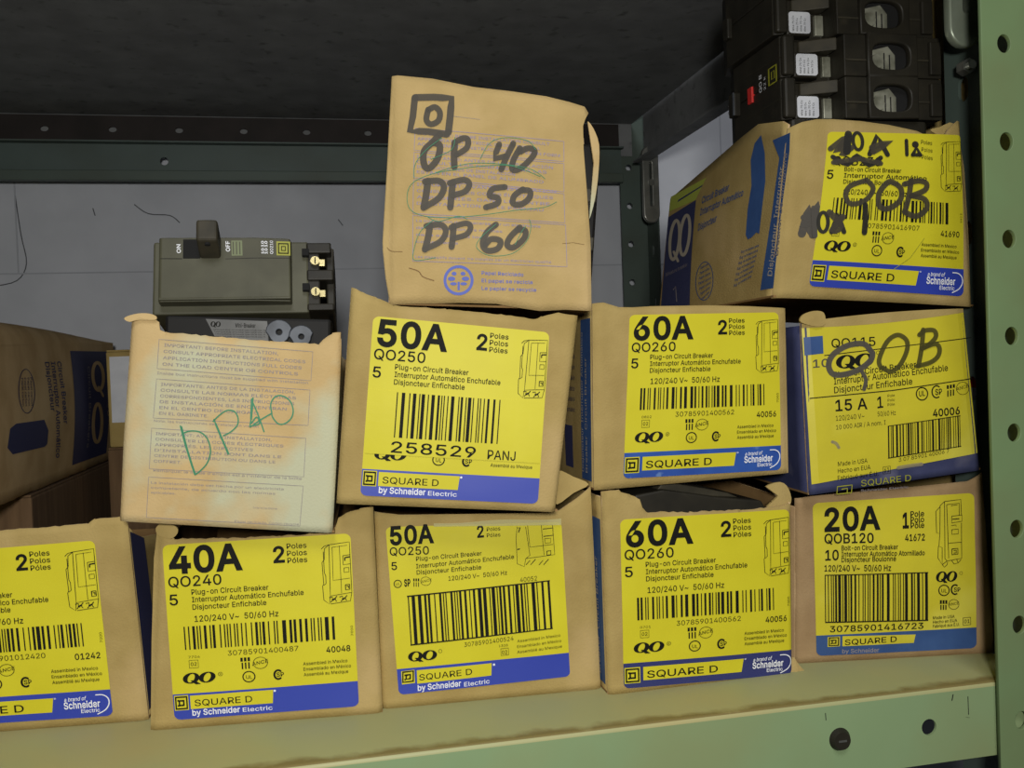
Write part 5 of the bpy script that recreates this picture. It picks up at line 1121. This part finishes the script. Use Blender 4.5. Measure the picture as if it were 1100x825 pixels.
# breaker inside carton J, seen through the torn right edge
t = thing('circuit_breaker', 'black breaker glimpsed through the torn edge of the DP 40 50 60 carton', 'circuit breaker', (.1160, .0480, .2035), (0, R(6), R(-8)), 'circuit breakers')
m = MB(); m.box(0, .0240, 0, .08, 0, .085, M['plastic_deep'], .0015); m.build('housing', t)
m = MB()
for z in (.030, .055): m.box(.014, .0235, -.0006, .004, z, z + .007, M['plastic_grey'], .0006)
m.build('terminal', t)

# two-pole breakers piled out of carton K: line end towards the room, handles to the left
def end_on_breaker(label, loc, rot, toggle=True):
    t = thing('circuit_breaker', label, 'circuit breaker', loc, rot, 'circuit breakers')
    P = .0245; pk, pg = M['plastic_black'], M['plastic_grey']
    m = MB()
    for n_ in range(2):
        z0 = n_ * P; z1 = z0 + P - .0004
        # handle end, stepped shoulder, lug end
        m.prism([(.004, .006), (.010, .003), (.012, .014), (.040, .014), (.041, .001), (.1050, .001), (.1050, .083), (.010, .083), (.004, .066)], z0, z1, pk, 'z', .0007)
        # wall round the wire well: body with a rounded opening
        m.box(.041, .0570, -.0012, .003, z0, z1, pk, .0006); m.box(.0840, .1050, -.0004, .003, z0, z1, pk, .0006); m.box(.0960, .1035, -.0030, -.0002, z0 + .0015, z1 - .003, pk, .0008)
        m.box(.0860, .0960, -.0012, .0, z0 + .0098, z0 + .0106, pg)
        m.box(.0415, .0560, -.0018, -.0010, z0 + .0088, z0 + .0096, pg)
        m.box(.0125, .0285, .0052, .0145, z0 + .0004, z0 + .0150, pk, .0012)
        m.box(.0040, .0115, .0010, .0060, z0 + .0004, z1 - .0006, pk, .0016)
    body = m
    for n_ in range(2):
        z0 = n_ * P
        out = [(.0555, z0 + .0004), (.0865, z0 + .0004), (.0865, z0 + P - .0008), (.0555, z0 + P - .0008)]
        o = plate_with_holes('wire_well', out, [[(.0700 + .0130 * (abs(math.cos(a_)) ** .7) * (1 if math.cos(a_) > 0 else -1), z0 + .0114 + .0086 * (abs(math.sin(a_)) ** .7) * (1 if math.sin(a_) > 0 else -1)) for a_ in [2 * PI * q / 28 for q in range(28)]]], .0030, pk, t, .0008)
        o.rotation_euler = (PI / 2, 0, 0); o.location = (0, -.0016, 0)
        m = MB(); m.box(.0570, .0830, .0004, .0012, z0 + .0020, z0 + .0210, M['recess_black'])
        subpart(m.build('well_floor'), o)
        m = MB(); m.prism([(.0580, z0 + .0030), (.0745, z0 + .0030), (.0745, z0 + .0130), (.0700, z0 + .0180), (.0580, z0 + .0150)], -.0002, .0006, M['lug'], 'y')
        m.cyl((.0615, -.0012, z0 + .0085), .0046, .003, M['lug'], 'y', 20, .0040); m.box(.0670, .0676, -.0006, -.0001, z0 + .004, z0 + .014, M['recess_black']); m.box(.0705, .0711, -.0006, -.0001, z0 + .004, z0 + .013, M['recess_black'])
        subpart(m.build('lug'), o)
        m = MB(); m.box(.0345, .0400, .0115, .0142, z0 + .003, z0 + .0150, M['lug'], .0005); m.build('terminal_clip', t)
        F = Face([(0, 0), (100, 0), (100, 100), (0, 100)], [(.0137, z0 + .0138), (.0275, z0 + .0138), (.0275, z0 + .0014), (.0137, z0 + .0014)], lambda a_, b_, o_: (a_, .0051 - o_, b_)); F.up = (0, -1)
        k = Ink(F, base=.0003); k.rounded(0, 0, 100, 100, 14, M['sticker'], 0, nx=8, ny=3)
        for q in range(4): k.text('Wire 75 Cu', 24 + q * 18, 92, 24 + q * 18, 20 + 10 * (q % 2), 9, M['black'], 1, up=(-1, 0))
        k.build('sticker', t)
        m = MB(); m.prism([(.0195, .0115), (.0300, .0060), (.0385, .0020), (.0385, .0140), (.0195, .0140)], z0 + P - .0085, z0 + P - .0012, pg, 'z', .0006); m.build('tab', t)
    if toggle:
        m = MB(); m.box(-.0002, .005, .0580, .0665, P - .0080, P + .0070, pk, .001); m.box(-.0006, .0002, .0580, .0600, P - .0078, P + .0068, M['lug_grey'], .0003); m.build('handle', t)
        m = MB(); m.box(.0028, .006, .0395, .0455, P - .0048, P + .0050, M['red'], .0004); m.build('trip_indicator', t)
    else:
        m = MB(); m.box(.0010, .005, .0580, .0650, P - .0080, P + .0050, pk, .001); m.build('handle', t)
    F = Face([(0, 0), (100, 0), (100, 60), (0, 60)], [(.083, P + .012), (0, P + .012), (0, P - .014), (.083, P - .014)], lambda a_, b_, o_: (.004 - o_, a_, b_)); F.up = (0, -1)
    k = Ink(F, base=.0006)
    if toggle: k.stroke([(78, 8), (89, 8), (89, 30), (78, 30)], 2.2, M['logo_yellow'], 0, True); k.stroke([(82, 14), (86, 14), (86, 24), (82, 24)], 1.4, M['logo_yellow'], 0, True)
    if toggle: k.text('QO B', 67, 32, 67, 8, 4, M['white'], 0, .01, up=(-1, 0)); k.text('22 k', 73, 32, 73, 14, 3, M['white'], 0, up=(-1, 0))
    if toggle: k.text('ON', 16, 36, 16, 22, 5, M['white'], 0, .01, up=(-1, 0))
    k.stroke([(30, -4), (98, 2)], .8, M['plastic_grey'], 0); k.stroke([(30, 58), (98, 56)], .8, M['plastic_grey'], 0)
    absorb(body, k); body.build('housing', t)
    return t
end_on_breaker('black two-pole breaker with red trip flag lying out of the top right carton', (.2650, .0720, .3095), (0, 0, 0))
end_on_breaker('black two-pole breaker topmost of the pile, cut by the top of the photo', (.2625, .0740, .3590), (0, 0, R(.6)), False)
t = thing('circuit_breaker', 'black breaker buried in the top right carton under the other breakers', 'circuit breaker', (.2720, .0720, .2015), (0, 0, 0), 'circuit breakers')
m = MB(); m.box(0, .088, 0, .09, .003, .1075, M['plastic_black'], .002); m.build('housing', t)

# ------------------------------------------------------------------ the far cartons on the left
t = thing('cardboard_box', 'long brown carton lying sideways at the left with large sideways print', 'box', (-.2, .2, .0950), (0, 0, 0), 'cartons at the back of the shelf')
m = MB(); W = .13; D = .392; H = .115; th = .0015
N = 40
def lw(y, z): return -.0025 + .004 * math.sin(PI * y / D) * math.sin(PI * max(0, min(1, z / H)))
def topz(y): return .104 + .012 * y / D
vs = []; ROW = 12
for jj in range(ROW + 1):
    for ii in range(N + 1):
        y = D * ii / N; jag = .0010 * noise.noise(Vector((y * 300, 0, 3))) if jj == 0 else 0
        z = topz(y) * jj / ROW; vs.append((lw(y, z), y, z + jag + (.0008 if jj == 0 else 0)))
n0 = len(vs); vs += [(p[0] - th, p[1], p[2]) for p in vs]
ix = lambda i, j: j * (N + 1) + i
fo = [[ix(i, q), ix(i + 1, q), ix(i + 1, q + 1), ix(i, q + 1)] for q in range(ROW) for i in range(N)]
m.add(vs, fo + [[n0 + a_ for a_ in reversed(f_)] for f_ in fo], M['kraft_brightened'], True)
kq = m.mi(M['torn'])
for i in range(N): m.f.append([ix(i + 1, 0), ix(i, 0), n0 + ix(i, 0), n0 + ix(i + 1, 0)]); m.m.append(kq); m.sm.append(False)
F = Face([(0, 362), (127, 368), (115, 500), (0, 545)], [(.047, .1055), (.400, .1165), (.337, .003), (.034, -.001)], lambda a_, b_, o_: (lw(a_, b_) + o_, a_, b_)); F.up = (0, -1)
k = Ink(F, crop(0, 330, 3.3), base=.0004)
nv = M['side_navy']
k.quad([(245, 148), (402, 158), (378, 540), (248, 576)], nv, 0, 8, 8)
k.ring(345, 250, 22, 52, 13, M['kraft_brightened'], 1); k.ring(338, 425, 18, 72, 13, M['kraft_brightened'], 1); k.stroke([(345, 290), (362, 325)], 9, M['kraft_brightened'], 1.3)
k.stroke([(385, 185), (398, 186), (397, 230), (384, 228)], 4, M['kraft_brightened'], 1, True); k.text('SQUARE D', 388, 245, 380, 400, 10, M['kraft_brightened'], 1, up=(1, .05))
k.text('Circuit Breakers', 305, 210, 298, 515, 9, M['print_blue'], 1, up=(1, 0))
for t_, x, y0, x1, y1 in (('Circuit Breaker', 190, 185, 205, 420), ('Interruptor Automático', 168, 185, 183, 545), ('Disjoncteur', 146, 185, 158, 370)): k.text(t_, x, y0, x1, y1, 15, nv, 1, .02, up=(1, 0))
k.ring(76, 290, 27, 82, 2.5, nv, 1)
for n_ in range(4): k.text('Papel carton', 60 + n_ * 10, 240, 60 + n_ * 10, 345, 6, nv, 1, up=(1, 0))
bl = [(20, 425), (40, 408), (135, 400), (150, 440), (148, 490), (140, 500), (30, 520), (12, 495)]
k.add([k.P(*p, .5) for p in bl], [list(range(len(bl)))], nv)
o = len(m.v); m.v += k.v
for f_, mm, q in zip(k.f, k.m, k.sm): m.f.append([o + i for i in f_]); m.m.append(m.mi(k.mats[mm])); m.sm.append(q)
m.build('side_panel', t)
m = MB(); m.box(-W, -W + th, 0, D, .0012, H - .008, M['kraft_brightened']); m.build('side_panel', t)
m = MB(); m.box(-W, -.006, .0, th, .0012, .100, M['kraft_brightened']); m.build('front_panel', t)
m = MB(); m.box(-W, -.006, D - th, D, .0012, .108, M['kraft_brightened']); m.build('back_panel', t)
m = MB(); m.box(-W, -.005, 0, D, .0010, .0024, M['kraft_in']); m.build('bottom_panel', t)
# top flap, folded from the side and rising inwards, shorter towards the far end
m = MB(); vs = []; R2 = 6
for jj in range(R2 + 1):
    for ii in range(N + 1):
        y = D * ii / N; u = y / D; hgt = .0155 * (1 - .92 * max(0, (u - .08) / .92) ** 1.5); a_ = jj / R2
        vs.append((lw(y, topz(y)) - .013 * a_ ** 1.5, y, topz(y) + hgt * math.sin(a_ * PI / 2)))
n0 = len(vs); vs += [(p[0] + .0003, p[1], p[2] - th) for p in vs]
fo = [[ix(i, q), ix(i + 1, q), ix(i + 1, q + 1), ix(i, q + 1)] for q in range(R2) for i in range(N)]
fe = [[ix(i, R2), ix(i + 1, R2), n0 + ix(i + 1, R2), n0 + ix(i, R2)] for i in range(N)]
m.add(vs, fo + [[n0 + q for q in reversed(f_)] for f_ in fo] + fe, M['kraft_brightened'], True); m.build('top_flap', t)

def plain_box(label, x0, x1, y0, y1, z0, z1, mat, group='cartons at the back of the shelf', extra=None, gap=.002):
    t = thing('cardboard_box', label, 'box', ((x0 + x1) / 2, y0, z0), (0, 0, 0), group)
    w = (x1 - x0) / 2; d_ = y1 - y0; hh = z1 - z0
    m = MB(); m.box(-w, w, 0, d_, 0, hh - .0016, M[mat], .0015); m.build('carton_body', t)
    m = MB(); m.box(-w + .0005, -.0005 * 0 - gap / 2, .0008, d_ - .001, hh - .0016, hh, M[mat], .0004); m.build('top_flap', t)
    m = MB(); m.box(gap / 2, w - .0005, .0008, d_ - .001, hh - .0016, hh, M[mat], .0004); m.build('top_flap', t)
    if extra: extra(t, w, d_, hh)
    return t
plain_box('brown carton under the long sideways carton at the left', -.33, -.2005, .2900, .58, 0, .0945, 'kraft_shaded')
plain_box('kraft carton coloured in shaded brown on the shelf behind the DP40 carton', -.1835, -.05, .455, .59, 0, .1135, 'kraft_shaded')
def white_lab(t, w, d_, hh):
    m = MB(); m.box(-w + .003, w - .03, -.0007, .0002, .022, hh - .006, M['sticker']); m.build('label', t)
plain_box('small kraft carton with white label behind the DP40 carton', -.1825, -.07, .46, .585, .1135, .2000, 'kraft', extra=white_lab)

# ------------------------------------------------------------------ shelving
def shelf_mesh(name, x0, x1, D, top, lip, mat, under, lipm, bolt_holes, label, cat, scratches=()):
    """steel shelf: flat tray with rounded front edge, front lip and rear lip folded down"""
    t = thing(name, label, cat, (0, 0, top))
    r = .0024; prof = [(D, -lip), (D, -r)] + [(D - r + r * math.cos(a_), -r + r * math.sin(a_)) for a_ in [PI / 2 * q / 5 for q in range(1, 6)]]
    prof += [(r - r * math.sin(a_), -r + r * math.cos(a_)) for a_ in [PI / 2 * q / 6 for q in range(7)]]
    out = prof; inn = []
    th = .0014
    m = MB()
    inn = [(D - th, -lip)] + [(D - th, -r)] + [(D - r, -th)] + [(r, -th)] + [(th, -r)]
    # deck + rear lip as swept strip
    ys = out
    vs = [(x, y, z) for x in (x0, x1) for y, z in ys]; n = len(ys)
    m.add(vs, [[i, n + i, n + i + 1, i + 1] for i in range(n - 1)], M[mat], True)
    vs = [(x, y, z) for x in (x0, x1) for y, z in inn]; n2 = len(inn)
    m.add(vs, [[i, i + 1, n2 + i + 1, n2 + i] for i in range(n2 - 1)], M[under], False)
    m.add([(x1, y, z) for y, z in ys] + [(x1, y, z) for y, z in reversed(inn)], [list(range(n + n2))], M[mat])
    m.add([(x0, D, -lip), (x1, D, -lip), (x1, D - th, -lip), (x0, D - th, -lip)], [[0, 1, 2, 3]], M[mat])
    for xa, za, xb, zb, wd in scratches: m.add([(xa, -.0002, za), (xa + wd, -.0002, za), (xb + wd, -.0002, zb), (xb, -.0002, zb)], [[0, 3, 2, 1]], M['recess_black'])
    m.build('deck', t)
    o = plate_with_holes('front_lip', [(x0, -lip), (x1, -lip), (x1, -r), (x0, -r)], [circ(x, z, .0042, 20) for x, z in bolt_holes], th, M[lipm], t)
    o.rotation_euler = (PI / 2, 0, 0); o.location = (0, th / 2 + .00001, 0)
    m = MB(); m.box(x0, x1, th, .016, -lip, -lip + th, M[mat]); m.build('lip_return', t)
    return t
DEP = .617
low = shelf_mesh('steel_shelf', -.62, .3385 + .03, DEP, 0, .0385, 'shelf', 'lip', 'lip', [(.2986, -.0194), (.2482, -.0196)], 'light green steel shelf the cartons stand on', 'shelf',
                 [(.3213, -.0060, .3214, -.0155, .0004), (.3126, -.0040, .3118, -.0072, .0006), (.2405, -.0055, .2407, -.0092, .0004), (.3196, -.0165, .3220, -.0172, .0005), (.2386, -.0060, .2396, -.0060, .0004)])
up_ = shelf_mesh('steel_shelf', -.62, .3690, DEP, .4500, .0385, 'under', 'under', 'lip', [(.2986, -.0194)], 'black undersided steel shelf above the cartons', 'shelf')
m = MB(); m.cyl((.2482, -.0012, -.0196), .0060, .0032, M['plastic_black'], 'y', 24, .0044); m.box(.2460, .2504, -.0030, -.0026, -.0201, -.0191, M['steel']); b0 = m.build('bolt')
tag(b0, 'dark round-headed bolt in the lip of the green shelf', 'bolt', 'shelf bolts')

# front right post: an angle with holes in its face
post = thing('shelf_post', 'green perforated steel post at the right of the photo', 'post', (.3365, -.0035, -.12))
ZT = .62
hz = [.3279 - .0497 * n_ for n_ in range(-4, 9)]
o = plate_with_holes('front_flange', [(0, 0), (.0372, 0), (.0372, ZT), (0, ZT)], [circ(.0128, z + .12, .0041, 20, .0049) for z in hz if .01 < z + .12 < ZT - .01], .0020, M['post'], post, .0002)
o.rotation_euler = (PI / 2, 0, 0)
sl = [slot(.0600, z + .120, .0042, .006) for z in (.3235, .2400, .1500, .0600)] + [slot(.036, z + .12, .0030, .012) for z in (.300, .262, .205, .155, .098, .06)]
o = plate_with_holes('side_flange', [(0, 0), (.076, 0), (.076, ZT), (0, ZT)], sl, .0020, M['post_dark'], post)  # same post, darker green: the shade on this flange is in its colour
o.rotation_euler = (PI / 2, 0, PI / 2); o.location = (.0372, 0, 0)
# short stubs of the bolts behind the post holes
# rear right post
rp = thing('shelf_post', 'dark perforated rear post in the corner by the wall', 'post', (.3535, .6175, -.12))
o = plate_with_holes('rear_flange', [(0, 0), (.0325, 0), (.0325, ZT), (0, ZT)], [circ(.0108, z + .12, .0036, 18) for z in [.3986 - .0445 * n_ for n_ in range(-3, 11)] if .01 < z + .12 < ZT - .01], .0020, M['post_dark'], rp)
o.rotation_euler = (PI / 2, 0, 0)
o = plate_with_holes('side_flange', [(0, 0), (.035, 0), (.035, ZT), (0, ZT)], [slot(.018, z + .12, .003, .008) for z in (.36, .3, .24)], .0020, M['post_dark'], rp)
o.rotation_euler = (PI / 2, 0, PI / 2); o.location = (.0325, -.035, 0)
# rear rail below the upper shelf
rail = thing('shelf_rail', 'slate green horizontal rail along the wall under the upper shelf', 'rail', (-.62, .6140, .3795))
L_ = .62 + .3545
o = plate_with_holes('rail_face', [(0, 0), (L_, 0), (L_, .0385), (0, .0385)], [circ(.62 - .1481 + d_, .0213, .0042, 18) for d_ in (-.33, 0)], .0018, M['rail'], rail)
o.rotation_euler = (PI / 2, 0, 0)
m = MB(); m.box(0, L_, -.012, .0, .0385, .0400, M['rail']); m.box(0, L_, -.0075, -.0009, .0, .0105, M['post_dark'], .0008); m.build('rail_edge', rail)
# inner back lip strip of the upper shelf with a row of dark holes
strip = plate_with_holes('shelf_back_strip', [(-.62, .4185), (.352, .4185), (.352, .4470), (-.62, .4470)], [circ(-.1973 + .0655 * n_, .4328, .0040, 14, .0028) for n_ in range(-6, 8)], .0015, M['strip'])
strip.rotation_euler = (PI / 2, 0, 0); strip.location = (0, .6125, 0)
tag(strip, 'black perforated strip above the slate green rail', 'strip')
# right hand side rail of the upper shelf
sr = MB(); sr.box(.3705, .3725, .075, .580, .398, .4499, M['under']); sr.box(.3570, .3725, .080, .580, .396, .398, M['under']); o = sr.build('shelf_side_rail')
tag(o, 'black side rail joining the two right posts under the upper shelf', 'rail')

def brace(label, loc, w, hgt, tilt=0, mat='steel'):
    t = thing('corner_brace', label, 'brace', loc, (0, 0, tilt), 'corner braces')
    ol = [(w * math.cos(a_) / 2, -hgt / 2 + w / 2 + w / 2 * math.sin(a_)) for a_ in [PI + PI * q / 10 for q in range(11)]] + [(w * math.cos(a_) / 2, hgt / 2 - w / 2 + w / 2 * math.sin(a_)) for a_ in [PI * q / 10 for q in range(11)]]
    o = plate_with_holes('plate', ol, [slot(0, 0, w * .13, hgt * .55)], .0035, M[mat], t, .0012); o.rotation_euler = (PI / 2, 0, 0)
    m = MB(); m.cyl((0, -.003, hgt * .02), w * .24, .003, M['steel'], 'y', 6); m.build('bolt_head', t)
    return t
brace('zinc slotted brace at the rear post by the wall', (.3735, .572, .370), .0170, .084)
brace('zinc rounded brace at the top beside the front post', (.3625, .0420, .3860), .0190, .086, 0, 'silver_paint')
m = MB(); m.cyl((.3675, .047, .3330), .0045, .006, M['steel'], 'y', 6); m.cyl((.3675, .0435, .3330), .0026, .004, M['steel'], 'y', 14); m.cyl((.3712, .0475, .3330), .0016, .004, M['steel'], 'x', 10)
tag(m.build('bolt'), 'zinc bolt below the brace beside the front post', 'bolt', 'shelf bolts')

# ------------------------------------------------------------------ next bay to the right: shelf and a carton
m = MB(); m.box(.3775, .80, .030, DEP, -.0385, 0, M['post_dark'], .002); o = m.build('steel_shelf'); tag(o, 'dark shelf of the next bay beyond the green post', 'shelf')
def redlab(t, w, d_, hh):
    m = MB(); m.box(-w - .0006, -w + .0002, .004, .05, .150, .166, M['red']); m.box(-w - .0006, -w + .0002, .004, .05, .140, .1495, M['sticker']); m.build('label', t)
plain_box('kraft carton in the next bay behind the green post', .3860, .56, .0300, .26, 0, .43, 'kraft', None, redlab)

# ------------------------------------------------------------------ wall behind
m = MB(); m.box(-1.4, 1.4, .650, .70, -.7, 1.2, M['wall']); w_ = m.build('wall_back'); struct(w_, 'grey painted block wall behind the shelves', 'wall')
m = MB()
m.box(-1.4, 1.4, .6494, .6502, .2885, .2900, M['wall_joint']); m.box(-1.4, 1.4, .6494, .6502, .4900, .4915, M['wall_joint']); m.box(-1.4, 1.4, .6494, .6502, .0870, .0885, M['wall_joint'])
for x, z0, z1 in ((-.305, .29, .49), (.095, .29, .49), (-.105, .0885, .2885), (.295, .0885, .2885), (.495, .29, .49)): m.box(x, x + .0015, .6494, .6502, z0, z1, M['wall_joint'])
k = Ink(Face([(0, 0), (1, 0), (1, -1), (0, -1)], [(0, 0), (1, 0), (1, 1), (0, 1)], lambda a_, b_, o_: (a_, .65 - o_, b_)), base=.0003)
for pts in ([(-.304, .372), (-.300, .330), (-.296, .300), (-.306, .282), (-.330, .276)], [(-.186, .362), (-.172, .352), (-.150, .350), (-.140, .342)], [(-.228, .358), (-.226, .350)], [(.03, .345), (.035, .338)]):
    k.stroke([(x, -z) for x, z in pts], .0011, M['crack'], 0, sm=4, caps=False)
o0 = len(m.v); m.v += k.v
for f_, mm, q in zip(k.f, k.m, k.sm): m.f.append([o0 + i for i in f_]); m.m.append(m.mi(k.mats[mm])); m.sm.append(q)
struct(m.build('trim_1'), 'mortar joints and hairline cracks of the wall', 'wall')

# ------------------------------------------------------------------ camera and light
cam = bpy.data.cameras.new('camera'); co = bpy.data.objects.new('camera', cam); COL.objects.link(co)
cam.sensor_width = 36; cam.sensor_fit = 'HORIZONTAL'; cam.lens = 36 * 1000 / 1100; cam.clip_start = .01
fw = Vector((.20411414, .97874484, -.01989869)); rt = Vector((.97811839, -.20473541, -.03698423)); upv = Vector((.04027209, .01191427, .99911772))
co.matrix_world = Matrix(((rt.x, upv.x, -fw.x, 0), (rt.y, upv.y, -fw.y, -.42), (rt.z, upv.z, -fw.z, .17319779), (0, 0, 0, 1)))
SC.camera = co

def area(name, loc, target, power, size, color=(1, 1, 1)):
    l = bpy.data.lights.new(name, 'AREA'); l.energy = power; l.shape = 'DISK'; l.size = size; l.color = color
    o = bpy.data.objects.new(name, l); COL.objects.link(o); o.location = loc
    o.rotation_euler = (Vector(target) - Vector(loc)).to_track_quat('-Z', 'Y').to_euler(); return o
area('camera_flash', (-.02, -.58, .235), (.03, .05, .13), 3.45, .06, (1, .98, .93))
area('shelf_fill_light', (-.1, -1.5, 2.0), (0, 0, .1), 22, .9, (.98, .98, 1))  # unseen fill lamp, added to brighten the shelf top
w = bpy.data.worlds.new('world'); SC.world = w; w.use_nodes = True
w.node_tree.nodes['Background'].inputs['Color'].default_value = (.9, .95, 1, 1); w.node_tree.nodes['Background'].inputs['Strength'].default_value = .025
SC.view_settings.view_transform = 'Standard'; SC.view_settings.look = 'None'; SC.view_settings.exposure = 0; SC.view_settings.gamma = 1
SC.view_settings.use_curve_mapping = False
